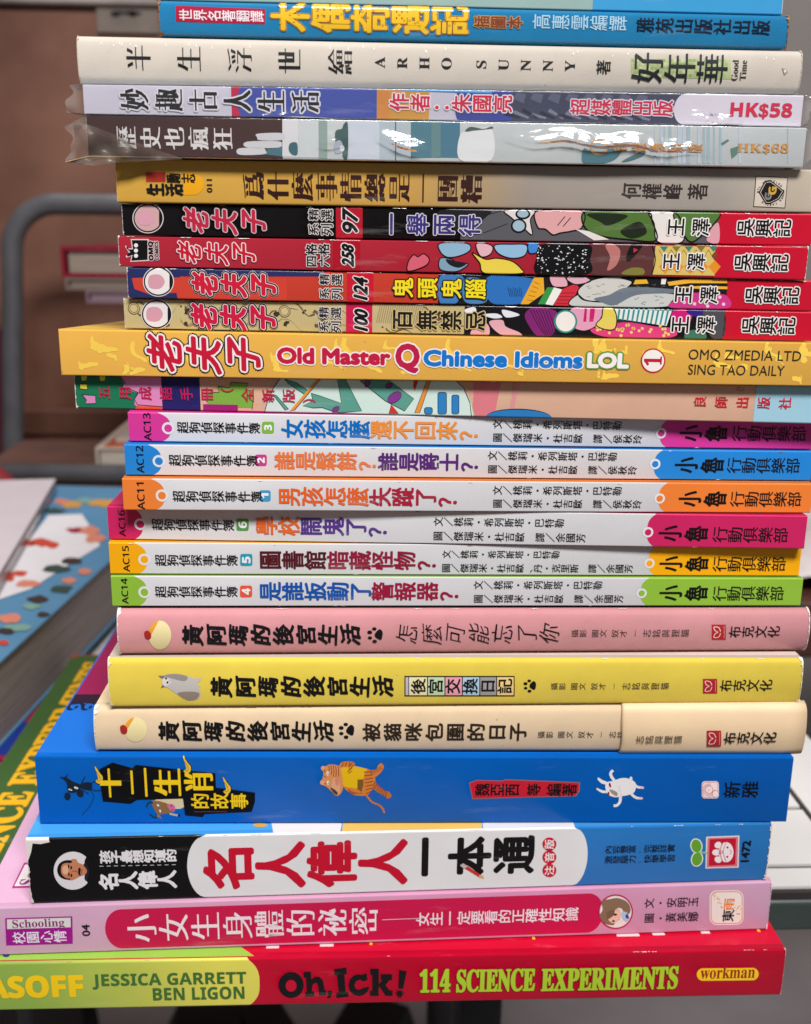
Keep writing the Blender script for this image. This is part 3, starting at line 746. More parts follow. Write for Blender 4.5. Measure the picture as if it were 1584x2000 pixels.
i.ell('s1', 150, 226, 17, 8, (226, 226, 226), 3, rot=18); i.ell('s1', 106, 240, 15, 6, (226, 226, 226), 3, rot=18); i.ell('s1', 153, 226, 4, 4, K, 4); i.ell('s1', 108, 240, 4, 4, K, 4)
i.done()
i = b.ink('ox_picture')
i.blob('s1', [(745, 318), (870, 308), (955, 310), (962, 370), (900, 385), (800, 350)], (214, 196, 156), 1)
i.blob('s1', [(720, 335), (770, 325), (850, 350), (885, 372), (870, 410), (800, 425), (765, 425), (740, 390)], (140, 100, 60), 2.4)
i.blob('s1', [(838, 350), (880, 350), (898, 380), (882, 408), (850, 385)], (206, 104, 140), 3)
i.ell('s1', 870, 362, 5, 6, (120, 30, 70), 4); i.ell('s1', 876, 394, 5, 6, (120, 30, 70), 4)
i.line('s1', [(735, 340), (700, 336), (680, 372)], 3.4, (24, 52, 56), 3, smooth=True); i.line('s1', [(765, 428), (745, 452), (705, 424)], 3.4, (24, 52, 56), 3, smooth=True)
i.poly('s1', [(720, 322), (748, 318), (738, 345)], (150, 110, 66), 3.2); i.poly('s1', [(770, 420), (800, 462), (755, 440)], (150, 110, 66), 3.2)
i.poly('s1', [(850, 412), (920, 428), (918, 442), (858, 430)], (196, 172, 130), 2); i.poly('s1', [(918, 428), (936, 426), (934, 442), (916, 442)], (20, 26, 30), 3)
i.ell('s1', 768, 357, 11, 6, (236, 232, 226), 4, rot=40); i.ell('s1', 784, 400, 11, 6, (236, 232, 226), 4, rot=70)
i.done()
i = b.ink('tiger_picture')
OR = (206, 124, 54); RB = (142, 56, 26)
i.line('s2', [(915, 660), (1000, 760), (1110, 810), (1170, 870), (1190, 930)], 4.2, OR, 1.4, smooth=True)
for k, (x, y) in enumerate([(935, 690), (965, 725), (1000, 760), (1040, 780), (1080, 797), (1115, 815), (1145, 842), (1168, 872), (1182, 905)]): i.line('s2', [(x-14, y+12), (x+14, y-12)], 1.1, RB, 2.4)
i.blob('s2', [(500, 190), (560, 140), (700, 140), (740, 190), (720, 260), (900, 240), (1000, 300), (1050, 400), (1020, 540), (930, 650), (760, 660), (620, 590), (530, 480), (500, 330)], OR, 2)
i.blob('s2', [(940, 280), (1060, 262), (1100, 190), (1150, 165), (1185, 215), (1150, 290), (1070, 365), (980, 400)], OR, 2.2)
i.blob('s2', [(1040, 400), (1080, 490), (1200, 590), (1260, 600), (1305, 670), (1245, 710), (1180, 660), (1060, 590), (1010, 520)], (186, 106, 50), 1.8)
i.blob('s2', [(525, 240), (640, 220), (760, 210), (930, 258), (890, 300), (868, 400), (780, 420), (775, 545), (680, 540), (560, 510), (535, 380)], (222, 178, 18), 3)
i.poly('s2', [(780, 420), (868, 412), (868, 500), (840, 600), (776, 560)], (122, 86, 36), 3.4)
i.blob('s2', [(215, 225), (290, 205), (350, 180), (480, 200), (530, 290), (550, 420), (550, 560), (500, 650), (440, 660), (360, 580), (290, 520), (240, 500), (200, 450), (235, 400), (250, 300)], (212, 140, 84), 4)
i.ell('s2', 245, 238, 32, 36, (222, 160, 110), 4.4); i.ell('s2', 235, 462, 36, 34, (222, 160, 120), 4.4)
i.blob('s2', [(400, 400), (480, 400), (505, 490), (500, 620), (440, 650), (380, 540)], (216, 160, 122), 4.8)
i.blob('s2', [(360, 545), (400, 550), (470, 610), (460, 650), (410, 620)], (76, 60, 52), 5.4)
i.blob('s2', [(430, 400), (470, 392), (492, 440), (470, 510), (440, 470)], (206, 130, 110), 5.4)
for x, y in ((318, 318), (322, 462)): i.ell('s2', x, y, 18, 34, (230, 226, 216), 5.4); i.ell('s2', x+4, y+6, 7, 12, K, 6)
for p in ([(330, 200), (345, 250), (330, 280)], [(365, 190), (380, 280), (370, 340)], [(400, 192), (415, 290), (402, 370)], [(440, 200), (450, 300), (442, 370)], [(478, 215), (488, 310), (480, 370)], [(262, 250), (275, 300)], [(258, 350), (290, 380)], [(265, 470), (300, 480)]):
    i.line('s2', p, 1.6, RB, 5.2, smooth=True)
for p in ([(560, 150), (540, 215)], [(610, 145), (590, 205)], [(655, 142), (650, 200)], [(700, 150), (640, 230)], [(730, 180), (640, 262)], [(700, 230), (620, 300)], [(690, 280), (640, 318)]): i.line('s2', p, 1.8, RB, 3.6)
for k in range(9): a = k/8; i.line('s2', [(640+a*200, 560+60*math.sin(a*2)), (660+a*190, 640-10*a)], 1.6, RB, 3.7)
for k in range(7): a = k/6; i.line('s2', [(880+a*30, 300+a*330), (1000+20*math.sin(a*3), 290+a*300)], 1.7, RB, 3.7)
for k in range(6): a = k/5; i.line('s2', [(965+a*150, 285-a*70), (1010+a*150, 345-a*90)], 1.3, RB, 3.7)
for k in range(7): a = k/6; i.line('s2', [(1050+a*180, 440+a*160), (1020+a*190, 530+a*150)], 1.4, RB, 3.7)
i.done()
i = b.ink('author_banner')
i.poly('b', [(142, 558), (175, 546), (280, 549), (298, 543), (610, 556), (609, 592), (594, 615), (156, 627)], (150, 100, 96), 2)
i.poly('b', [(146, 561), (176, 549), (280, 552), (298, 547), (606, 559), (605, 590), (591, 612), (159, 623)], (196, 28, 48), 3)
i.text('魏亞西', 'b', 168, 354, 562, 612, K, cw=0.96, w=0.8, layer=5); i.text('等', 'b', 388, 443, 562, 610, K, w=0.8, layer=5); i.text('編著', 'b', 470, 596, 562, 612, K, cw=0.96, w=0.8, layer=5)
i.done()
i = b.ink('rabbit_picture')
RW = (228, 224, 224)
i.blob('s3', [(290, 235), (360, 212), (430, 220), (480, 262), (465, 330), (420, 352), (370, 362), (310, 372), (250, 352), (226, 305), (230, 250)], RW, 2)
i.blob('s3', [(230, 262), (195, 258), (160, 225), (165, 208), (200, 228), (240, 245)], RW, 2.3); i.blob('s3', [(232, 335), (195, 335), (152, 308), (155, 295), (195, 312), (235, 320)], RW, 2.3)
i.line('s3', [(300, 235), (272, 195), (270, 165), (290, 148)], 6.5, RW, 2.5, smooth=True); i.line('s3', [(350, 365), (345, 410), (320, 440), (292, 442)], 6.5, RW, 2.5, smooth=True)
i.line('s3', [(450, 250), (490, 285), (540, 292)], 6.0, RW, 2.6, smooth=True); i.line('s3', [(440, 345), (480, 375), (530, 382)], 6.0, RW, 2.6, smooth=True)
i.ell('s3', 438, 215, 12, 16, RW, 2.7); i.ell('s3', 530, 292, 16, 10, (232, 190, 206), 4); i.ell('s3', 520, 380, 18, 10, (232, 190, 206), 4)
i.ell('s3', 262, 270, 9, 20, (140, 40, 40), 4, rot=-15); i.ell('s3', 250, 340, 8, 16, (140, 40, 40), 4)
i.blob('s3', [(258, 308), (290, 312), (325, 335), (318, 360), (280, 340)], (150, 138, 126), 4.4)
for k in range(6): i.line('s3', [(325+5*k, 290+16*k), (350+4*k, 282+17*k)], 0.5, (196, 170, 190), 4)
i.done()
i = b.ink('publisher_logo')
rrect(i, 's3', 1030, 238, 1172, 382, 26, (240, 226, 226), 2); rrect(i, 's3', 1036, 244, 1166, 376, 22, (210, 90, 90), 3); rrect(i, 's3', 1040, 248, 1162, 372, 20, (236, 224, 222), 4)
for k in range(17): a = math.radians(75+k*13.5); i.line('s3', [(1090+36*math.cos(a), 310-36*math.sin(a)), (1090+56*math.cos(a), 310-58*math.sin(a))], 0.9, (206, 70, 76), 5)
i.ell('s3', 1090, 308, 33, 33, (206, 70, 76), 5); i.ell('s3', 1090, 308, 29, 29, (236, 224, 222), 6); i.ell('s3', 1140, 340, 28, 30, (206, 70, 76), 5.5); i.ell('s3', 1142, 342, 24, 27, (236, 224, 222), 6.5)
i.line('s3', [(1080, 300), (1095, 308), (1080, 318)], 0.8, (206, 70, 76), 7)
i.text('新雅', 's3', 1216, 1502, 240, 374, (8, 12, 24), cw=0.9, w=0.6, layer=4)
i.done()
t = b.ink('cover_print', top=True)
yb_ = b.on_top(140, 1392)[1]
t.polyl([(4, yb_+60), (320, yb_+60), (320, 1150), (4, 1150)], (158, 22, 84), 1)
t.polyl([(4, yb_+40), (40, yb_+52), (80, yb_+40), (140, yb_+54), (220, yb_+42), (320, yb_+50), (320, yb_+100), (4, yb_+100)], (40, 14, 44), 2)
for k in range(9):
    x = 16+33*k
    q = [(x+20*math.cos(a)*(1-a/9), yb_+26+30*math.sin(a)*(1-a/9)) for a in np.linspace(0, 7, 18)]
    for m in range(len(q)-1): t.polyl([q[m], q[m+1], (q[m+1][0]+6, q[m+1][1]+8), (q[m][0]+6, q[m][1]+8)], (10, 22, 44), 3)
t.done()

# ---- three hardbacks with cat emblems
def paw(b, Z, cx, cy, s):
    i = b.ink('paw_print')
    i.blob(Z, [(cx+s*0.95, cy), (cx+s*0.75, cy+s*0.62), (cx+s*0.2, cy+s*0.45), (cx-s*0.1, cy+s*0.1), (cx+s*0.05, cy-s*0.35), (cx+s*0.55, cy-s*0.75), (cx+s*0.9, cy-s*0.5)], K, 4)
    for x, y, r in ((-0.75, -0.35, 0.3), (-0.72, 0.38, 0.26), (-0.15, -0.8, 0.27), (-0.1, 0.85, 0.28)): i.ell(Z, cx+x*s, cy+y*s, r*s*1.1, r*s*0.8, K, 4)
    i.done()
def emblem(b, Z, x0, x1, y0, y1):
    i = b.ink('round_emblem')      # plain cream disc with an ochre patch
    cx, cy = (x0*0.42+x1*0.58), (y0+y1)/2
    i.ell(Z, cx, cy, (x1-x0)*0.42, (y1-y0)*0.5, (238, 222, 164), 3)
    i.ell(Z, cx, cy, (x1-x0)*0.42, (y1-y0)*0.5, (226, 160, 48), 4, a0=96, a1=196)
    i.blob(Z, [(x0, cy-12), (x0+16, cy-20), (x0+30, cy-4), (x0+26, cy+16), (x0+6, cy+14)], (168, 40, 36), 5)
    i.done()
def book_club(b, Z, lx, ly, lw, lh, tx0, tx1, ty0, ty1):
    i = b.ink('publisher_logo')
    i.poly(Z, [(lx, ly), (lx+lw, ly), (lx+lw, ly+lh), (lx, ly+lh)], (170, 34, 40), 3)
    cx, cy = lx+lw*0.45, ly+lh*0.5
    for sx in (-1, 1):
        i.line(Z, [(cx, cy), (cx-lw*0.22, cy+sx*lh*0.12), (cx-lw*0.28, cy+sx*lh*0.34), (cx+lw*0.05, cy+sx*lh*0.3), (cx+lw*0.18, cy+sx*lh*0.05)], 1.6, (232, 214, 206), 4, smooth=True)
    i.line(Z, [(lx+lw*0.88, ly+lh*0.1), (lx+lw*0.88, ly+lh*0.9)], 0.7, (220, 190, 180), 4)
    i.text('布克文化', Z, tx0, tx1, ty0, ty1, (20, 16, 16), cw=0.94, w=0.35, layer=4)
    i.done()
def credits(b, Z, xs, y0, y1, ink=(74, 60, 52)):
    i = b.ink('credit_lettering')
    for s, x0, x1 in xs: i.text(s, Z, x0, x1, y0, y1, ink, cw=0.86, layer=4)
    i.done()
CATT = '黃阿瑪的後宮生活'

b = Book('cat_diary_book', 'worn cream hardback with a torn jacket flap lapping over the right half of its spine', GEO['catC'], 1040, spine=(238, 211, 174), rad=12, bulge=10, group='hardbacks of one cat series', hard=True, rough=0.42, bump=0.09)
emblem(b, 'a', 160, 272, 280, 383)
i = b.ink('title_lettering'); i.text(CATT, 'a', 325, 1050, 300, 376, K, cw=0.86, w=1.5, ming=0.02, wob=0.022, shear=0.1, layer=4); i.done()
paw(b, 'a', 1108, 335, 32)
i = b.ink('subtitle_lettering'); i.text('被貓咪包圍的日子', 'P', 709, 1028, 1413, 1446, (44, 32, 24), cw=0.82, w=1.3, layer=4); i.done()
credits(b, 'b', [('攝影', 433, 497), ('圖文', 517, 580), ('奴才', 602, 666), ('－', 688, 712), ('志銘', 733, 796)], 341, 369)
# lapping jacket: a second skin a little proud of the spine on the right half
x0 = b.px_x(1213); n = 30; V = []; Fc = []
for k, xx in enumerate([x0, x0+5]+list(np.linspace(x0+14, b.len+1, 10))):
    lift = 3.5 if k == 0 else 6.5
    for s in np.linspace(-5 if k < 11 else 0, b.H+0.5, n):
        sc = min(max(s, 0), b.H); p = b.surf(np.array([xx+(1.5*math.sin(s/17.0) if k == 0 else 0)]), np.array([sc]), np.array([lift]))[0]
        V.append((p[0], p[1], p[2]+(s-sc)))
for k in range(11):
    for q in range(n-1): Fc.append((k*n+q, k*n+q+1, (k+1)*n+q+1, (k+1)*n+q))
fl = obj('jacket_flap', np.array(V)*U, Fc, mat((226, 198, 160), 0.5, 0.09), b.root, smooth=[True]*len(Fc))
sm = fl.modifiers.new('thickness', 'SOLIDIFY'); sm.thickness = 2*U; sm.offset = 1
_sv = b.surf
b.surf = lambda x, s, off: _sv(x, s, off+7.7)
credits(b, 'b', [('志銘與狸貓', 842, 1036)], 352, 384)
book_club(b, 'b', 1140, 332, 60, 63, 1212, 1432, 338, 384)
b.surf = _sv
b.wear(True, False, 8, (232, 224, 214), seed=31, bottom=8)

b = Book('cat_diary_book', 'bright yellow hardback with a photo of a grey and white cat and a boxed subtitle', GEO['catY'], 1040, spine=(240, 214, 84), rad=9, bulge=6, group='hardbacks of one cat series', hard=True, rough=0.45, bump=0.08, board=(206, 190, 178))
i = b.ink('cat_photo')
i.blob('a', [(335, 108), (375, 98), (430, 104), (475, 118), (498, 112), (496, 125), (480, 140), (495, 148), (490, 160), (497, 185), (480, 205), (440, 208), (400, 185), (362, 158), (340, 150), (336, 130)], (196, 190, 184), 3)
i.poly('a', [(318, 106), (348, 106), (340, 122)], (126, 112, 104), 3.5); i.poly('a', [(330, 158), (340, 138), (356, 148)], (126, 112, 104), 3.5)
i.blob('a', [(345, 105), (390, 98), (440, 108), (430, 128), (380, 118)], (150, 142, 138), 4)
i.blob('a', [(400, 180), (440, 172), (490, 178), (478, 203), (440, 206)], (150, 132, 118), 4)
i.blob('a', [(338, 118), (362, 120), (372, 135), (350, 150), (336, 138)], (222, 216, 210), 4.4)
i.ell('a', 352, 117, 4, 5, (40, 40, 46), 5); i.ell('a', 358, 134, 4, 5, (40, 40, 46), 5); i.ell('a', 366, 128, 2.5, 2, (190, 120, 120), 5)
i.done()
i = b.ink('title_lettering'); i.text(CATT, 'a', 543, 1300, 113, 192, K, cw=0.86, w=1.6, ming=0.02, wob=0.022, shear=0.1, layer=4); i.done()
i = b.ink('subtitle_boxes')
i.poly('P', [(790, 1320), (1005, 1320), (1005, 1360), (790, 1360)], K, 2)
for x0, x1, c in ((792, 797.5, (190, 186, 204)), (799, 834, (236, 226, 176)), (836, 868, (196, 218, 178)), (870, 902, (236, 160, 176)), (904, 936, (176, 204, 220)), (938, 969, (160, 156, 156)), (971, 1003, (240, 206, 140))):
    i.poly('P', [(x0, 1322.5), (x1, 1322.5), (x1, 1357.5), (x0, 1357.5)], c, 3)
i.text('後宮交換日記', 'P', 803, 1000, 1326, 1354, K, cw=0.82, w=0.9, layer=5)
i.done()
paw(b, 'b', 400, 149, 26)
credits(b, 'b', [('攝影', 488, 550), ('圖文', 572, 634), ('奴才', 656, 718), ('－', 742, 766), ('志銘與狸貓', 788, 985)], 137, 166)
book_club(b, 'b', 1128, 120, 60, 62, 1200, 1420, 124, 172)
b.wear(True, True, 6, (232, 226, 200), top=10, bottom=14, seed=41)

b = Book('cat_diary_book', 'rose pink hardback with handwritten black subtitle, above the yellow book', GEO['catP'], 1040, spine=(224, 156, 160), rad=12, bulge=12, group='hardbacks of one cat series', hard=True, rough=0.36, bump=0.12, coat=0.35, board=(40, 38, 40))
emblem(b, 7, 205, 322, 540, 666)
i = b.ink('title_lettering'); i.text(CATT, 7, 375, 1145, 562, 644, K, cw=0.86, w=1.6, ming=0.02, wob=0.022, shear=0.1, layer=4); i.done()
paw(b, 7, 1212, 602, 33)
i = b.ink('subtitle_lettering'); i.text('怎麼可能忘了你', 'h', -25, 1555, 246, 424, K, cw=0.88, w=0.15, thin=-0.008, wob=0.032, shear=0.22, layer=4); i.done()
credits(b, 8, [('攝影', 575, 638), ('圖文', 660, 722), ('奴才', 743, 808), ('－', 830, 856), ('志銘與狸貓', 875, 1070)], 560, 592)
book_club(b, 8, 1165, 539, 59, 64, 1238, 1452, 546, 593)
b.wear(True, True, 6, (236, 216, 208), top=6, bottom=8, seed=51)

# ---- six white paperbacks of one series
def series_book(key, code, col, Z, ZR, px, cx, ctop, cbot, ser, stop, sbot, badge, bcol, num, title, tcols, tx, ty, label,
                a1, a2, l2, ay1, ay2, ring, pub, pubt, board=None):
    b = Book('detective_paperback', label, GEO[key], 980, (222, 221, 223), board=board or col, rad=2.5, rough=0.34, bump=0.03, group='white spined series paperbacks')
    xl = zp(Z, px, 0)[0]
    i = b.ink('end_band'); H = b.H
    xe = b.px_x(xl); P = [(0, 0)]
    for k in range(17):
        u = k/16; P.append((xe-22*abs(2*u-0.96)**3.4, H*u))
    P.append((0, H)); i.polyl(P, col, 1)
    cxs, css = xe-5, H*0.47
    def disc(r, c, l): i.polyl([(cxs+r*math.cos(a), css+r*math.sin(a)) for a in np.linspace(0, 2*math.pi, 28)[:-1]], c, l)
    disc(12.6, (222, 221, 223), 2); disc(8, col, 3)
    i.done()
    i = b.ink('series_code'); i.text(sans(code), Z, cx, cx+28, ctop, cbot, K, 'rot', w=0.3, layer=4); i.done()
    i = b.ink('series_lettering'); i.text('超狗偵探事件簿', Z, ser[0], ser[1], stop, sbot, K, cw=0.95, w=0.35, layer=4); i.done()
    i = b.ink('volume_number'); rrect(i, Z, badge[0], badge[1], badge[2], badge[3], 9, bcol, 3)
    i.text(sansbold(num), Z, badge[0]+9, badge[2]-9, badge[1]+12, badge[3]-12, (236, 232, 232), 'rot', w=0.5, layer=5); i.done()
    i = b.ink('title_lettering')
    cols = []
    for n, c in tcols: cols += [c]*n
    i.text(title, 'P', tx[0], tx[1], ty[0], ty[1], None, cw=0.95, w=1.35, cols=cols, layer=4); i.done()
    i = b.ink('author_lettering')
    i.text('文／桃莉・希列斯塔・巴特勒', 'P', a1[0], a1[1], ay1[0], ay1[1], K, cw=0.92, w=0.12, layer=4)
    i.text(l2, 'P', a2[0], a2[1], ay2[0], ay2[1], K, cw=0.92, w=0.12, layer=4); i.done()
    i = b.ink('publisher_band')
    rx = b.px_x(zp(ZR, ring[0], 0)[0]); P = []
    for k in range(17):
        u = k/16; P.append((rx-2+17*abs(2*u-1.0)**3.4, H*u))
    P += [(b.len, H), (b.len, 0)]
    i.polyl(P, col, 1)
    rs = b.on_spine(*zp(ZR, ring[0], ring[1]))
    for r, c, l in ((11.2, (222, 221, 223), 2), (7, col, 3)):
        i.polyl([(rs[0]+r*math.cos(a), rs[1]+r*math.sin(a)) for a in np.linspace(0, 2*math.pi, 28)[:-1]], c, l)
    i.done()
    i = b.ink('publisher_lettering')
    i.text('小魯', ZR, pub[0], pub[1], pub[2], pub[3], K, cw=0.88, w=1.3, layer=4)
    i.text('行動俱樂部', ZR, pubt[0], pubt[1], pubt[2], pubt[3], (24, 18, 20), cw=0.95, w=0.2, layer=4)
    i.done()
    rnd = random.Random(sum(map(ord, code))); i = b.ink('scuff_marks')
    for k in range(7):
        x = rnd.uniform(0, b.len); s = rnd.choice([1, H-2.4]); l = rnd.uniform(3, 16)
        i.polyl([(x, s), (x+l*0.4, s+rnd.uniform(.6, 1.4)), (x+l, s+0.2)], (120, 112, 108) if k % 2 else (232, 230, 228), 6)
    i.done()
    return b
def pz(Z, x): return zp(Z, x, 0)[0]
def py(Z, y): return zp(Z, 0, y)[1]
L2A = '圖／傑瑞米・杜吉歐　譯／侯秋玲'; L2B = '圖／傑瑞米・杜吉歐　譯／余國芳'
series_book('AC14', 'AC14', (140, 184, 58), 7, 8, 216, 106, 355, 466, (252, 612), 390, 437, (622, 387, 675, 438), (226, 84, 58), '4',
    '是誰扳動了警報器？', [(5, (16, 80, 164)), (4, (150, 22, 56))], (pz(7, 707), pz(7, 1580)), (py(7, 372), py(7, 450)),
    'white paperback with lime green end bands, lowest of the white series',
    (pz(8, 162), pz(8, 704)), (pz(8, 162), pz(8, 792)), L2B, (py(8, 354), py(8, 389)), (py(8, 413), py(8, 447)), (870, 407), (945, 1147, 375, 436), (1170, 1468, 377, 438))
series_book('AC15', 'AC15', (240, 168, 10), 7, 8, 216, 112, 214, 326, (252, 612), 252, 300, (623, 249, 676, 301), (34, 150, 172), '5',
    '圖書館暗藏怪物？', [(3, (84, 20, 30)), (5, (142, 22, 54))], (pz(7, 707), pz(7, 1482)), (py(7, 236), py(7, 314)),
    'white paperback with amber yellow end bands in the white series',
    (pz(8, 30), pz(8, 524)), (pz(8, 28), pz(8, 832)), '圖／傑瑞米・杜吉歐、丹・克里斯　譯／余國芳', (py(8, 226), py(8, 258)), (py(8, 282), py(8, 318)), (903, 281), (945, 1150, 252, 312), (1170, 1476, 252, 314))
series_book('AC16', 'AC16', (196, 34, 92), 7, 8, 198, 94, 58, 172, (238, 597), 96, 144, (607, 96, 660, 148), (70, 152, 56), '6',
    '學校鬧鬼了？', [(2, (222, 100, 40)), (4, (84, 50, 132))], (pz(7, 692), pz(7, 1268)), (py(7, 86), py(7, 164)),
    'white paperback with deep magenta end bands in the white series',
    (pz(7, 1466), pz(8, 543)), (pz(7, 1464), pz(8, 633)), L2B, (py(8, 86), py(8, 122)), (py(8, 146), py(8, 183)), (897, 150), (942, 1148, 122, 184), (1170, 1486, 126, 190))
series_book('AC11', 'AC11', (230, 124, 50), 5, 6, 438, 333, 638, 742, (470, 820), 670, 711, (805, 668, 849, 711), (62, 150, 192), '1',
    '男孩怎麼失蹤了？', [(4, (220, 94, 38)), (4, (164, 28, 54))], (pz(5, 878), pz(5, 1575)), (py(5, 656), py(5, 726)),
    'white paperback with orange end bands, below the sky blue one',
    (pz(6, 243), pz(6, 786)), (pz(6, 243), pz(6, 870)), L2A, (py(6, 709), py(6, 746)), (py(6, 766), py(6, 801)), (946, 763), (1026, 1226, 733, 794), (1244, 1542, 733, 796))
series_book('AC12', 'AC12', (34, 128, 206), 5, 6, 426, 330, 496, 600, (455, 802), 530, 572, (789, 530, 834, 574), (192, 58, 136), '2',
    '誰是鬆餅？誰是爵士？', [(5, (222, 116, 60)), (5, (84, 36, 112))], (pz(5, 865), pz(6, 186)), (py(5, 519), py(5, 586)),
    'white paperback with sky blue end bands, second from the top of the white series',
    (pz(6, 222), pz(6, 766)), (pz(6, 222), pz(6, 850)), L2A, (py(6, 563), py(6, 600)), (py(6, 621), py(6, 656)), (927, 618), (1010, 1215, 590, 652), (1230, 1536, 590, 654))
series_book('AC13', 'AC13', (208, 54, 144), 5, 6, 462, 358, 370, 475, (487, 808), 403, 445, (815, 403, 862, 448), (122, 176, 60), '3',
    '女孩怎麼還不回來？', [(4, (0, 104, 182)), (5, (226, 138, 56))], (pz(5, 892), pz(6, 186)), (py(5, 395), py(5, 463)),
    'white paperback with bright pink end bands, topmost of the white series',
    (pz(6, 243), pz(6, 786)), (pz(6, 243), pz(6, 872)), L2A, (py(6, 430), py(6, 467)), (py(6, 487), py(6, 523)), (952, 488), (1030, 1230, 455, 518), (1252, 1562, 455, 520))

# ---- peach idiom handbook
b = Book('idiom_handbook', 'peach paperback with crayon style drawings and a green left end', GEO['five'], 1000, (222, 178, 150), rad=3, rough=0.5, bump=0.08)
GN = (22, 112, 78); TL = (86, 150, 134); PGN = (200, 220, 210)
i = b.ink('crayon_drawing')
b.panel(None, 272, GN, 1, ink=i)
def bxx(P):          # polygon with x in photo pixels and s as a fraction of the thickness
    return [(b.px_x(x), s*b.H) for x, s in P]
i.polyl(bxx([(236, 1), (316, 1), (316, 0.02), (262, 0.12), (262, 0.3), (272, .5), (256, .56), (240, .66), (244, .78)]), (208, 132, 178), 2)
i.polyl(bxx([(262, 0.0), (316, 0.0), (316, 0.1), (266, 0.1)]), (206, 84, 40), 3)
for P in ([(236, 1), (246, .8), (238, .68), (256, .6), (270, .52), (262, .3), (268, .14), (316, .1)],):
    i.line('P', [zp('P', *b.to_px(b.px_x(x), s*b.H)) for x, s in P], 1.4, K, 4)
for P in ([(157, .74), (171, .74), (171, .58), (157, .6)], [(160, .42), (186, .4), (186, .16), (166, .14), (168, .26)]):
    i.polyl(bxx(P), (208, 132, 178) if P[0][1] < .5 else (226, 214, 70), 2); i.line('P', [b.to_px(b.px_x(x), s*b.H) for x, s in P], 1.3, K, 4, closed=True)
for x in (160, 196): i.polyl(bxx([(x, 1), (x+12, 1), (x+10, .86), (x+2, .84)]), (226, 214, 70), 2)
b.panel(316, 391, (28, 26, 92), 2, ink=i)
i.polyl(bxx([(404, .52), (412, .56), (428, .56), (426, .74), (450, .7), (452, .86), (486, .84), (480, .66), (494, .62), (492, .12), (404, .1)]), (120, 168, 62), 2)
i.line('P', [b.to_px(b.px_x(x), s*b.H) for x, s in [(404, .52), (412, .56), (428, .56), (426, .74), (450, .7), (452, .86), (486, .84), (480, .66), (494, .62), (486, .4), (494, .3), (492, .08)]], 1.3, K, 4)
i.polyl(bxx([(396, 0.02), (464, 0.02), (464, .2), (396, .2)]), (150, 24, 110), 3)
# pale green sweep with teal plant shapes
i.polyl(bxx([(548, 1), (890, 1), (905, .8), (920, .4), (926, 0), (516, 0), (522, .3), (534, .7)]), PGN, 2)
i.line('P', [b.to_px(b.px_x(x), s*b.H) for x, s in [(548, 1), (534, .7), (522, .3), (516, 0)]], 1.2, K, 6); i.line('P', [b.to_px(b.px_x(x), s*b.H) for x, s in [(890, 1), (905, .8), (918, .4), (922, 0)]], 1.2, K, 6)
def drawn(P, c, l=4, wd=1.1, Z='v'):
    i.poly(Z, P, c, l); i.line(Z, P, wd, (18, 22, 20), l+1, closed=True)
drawn([(232, 2), (300, 22), (372, 70), (352, 92), (255, 30)], TL)
drawn([(390, 85), (440, 100), (570, 145), (545, 0), (592, 0), (690, 190), (560, 200), (520, 192), (455, 170), (400, 172), (340, 160), (400, 130)], TL)
drawn([(680, 12), (840, 0), (1000, 118), (945, 190), (830, 130)], TL)
drawn([(160, 90), (185, 100), (255, 180), (235, 185)], TL)
i.poly('v', [(425, 0), (445, 0), (290, 185), (262, 190)], (222, 140, 56), 6); i.line('v', [(445, 0), (290, 185)], 1.0, K, 7)
i.poly('v', [(1080, 8), (1100, 8), (1035, 200), (1005, 200)], (222, 140, 56), 6); i.line('v', [(1100, 8), (1035, 200)], 1.0, K, 7); i.line('v', [(1080, 8), (1005, 200)], 1.0, K, 7)
PU = (122, 50, 130)
for cx, cy, rx, ry, ro in ((724, 24, 14, 24, 20), (852, 40, 20, 14, -20), (885, 110, 44, 26, -35), (535, 180, 22, 12, -30)): i.ell('v', cx, cy, rx+3, ry+3, (24, 20, 24), 5.4, rot=ro); i.ell('v', cx, cy, rx, ry, PU, 6, rot=ro)
i.poly('v', [(865, 150), (910, 205), (850, 205)], (190, 50, 44), 6); i.poly('v', [(1000, 5), (1028, 5), (1005, 70), (996, 45)], (190, 50, 44), 6)
for x0, x1, y0 in ((1065, 1108, 172), (1145, 1192, 82), (1228, 1266, 98)):
    rrect(i, 'v', x0-4, y0-4, x1+4, 210, 14, K, 4); rrect(i, 'v', x0, y0, x1, 208, 12, (40, 122, 186), 5)
i.polyl(bxx([(926, 1), (978, 1), (966, 0), (930, 0), (924, .3)]), (208, 116, 124), 2); i.polyl(bxx([(1004, 1), (1014, 1), (1002, 0), (994, 0)]), (206, 140, 136), 2)
q = [(b.px_x(1015)+68*math.cos(a), 18*math.sin(a)) for a in np.linspace(0, math.pi, 24)]
i.polyl(q, (14, 30, 40), 3); i.polyl([(x, s*.88) for x, s in q], (36, 116, 180), 4)
b.panel(1474, None, (150, 192, 208), 2, ink=i)
i.line('P', [(1447, 756), (1440, 758), (1439, 762), (1452, 763), (1453, 757)], 1.2, (190, 100, 40), 4)
i.done()
i = b.ink('title_lettering'); i.text('五用成語手冊（全新版）', 5, 182, 1022, 265, 314, (184, 22, 72), cw=0.6, w=0.5, layer=8); i.done()
i = b.ink('publisher_lettering'); i.text('良師出版社', 6, 1090, 1500, 331, 378, (190, 26, 44), cw=0.58, w=0.4, layer=6); i.done()
b.wear(True, False, 5, (224, 220, 212), seed=61, top=12)

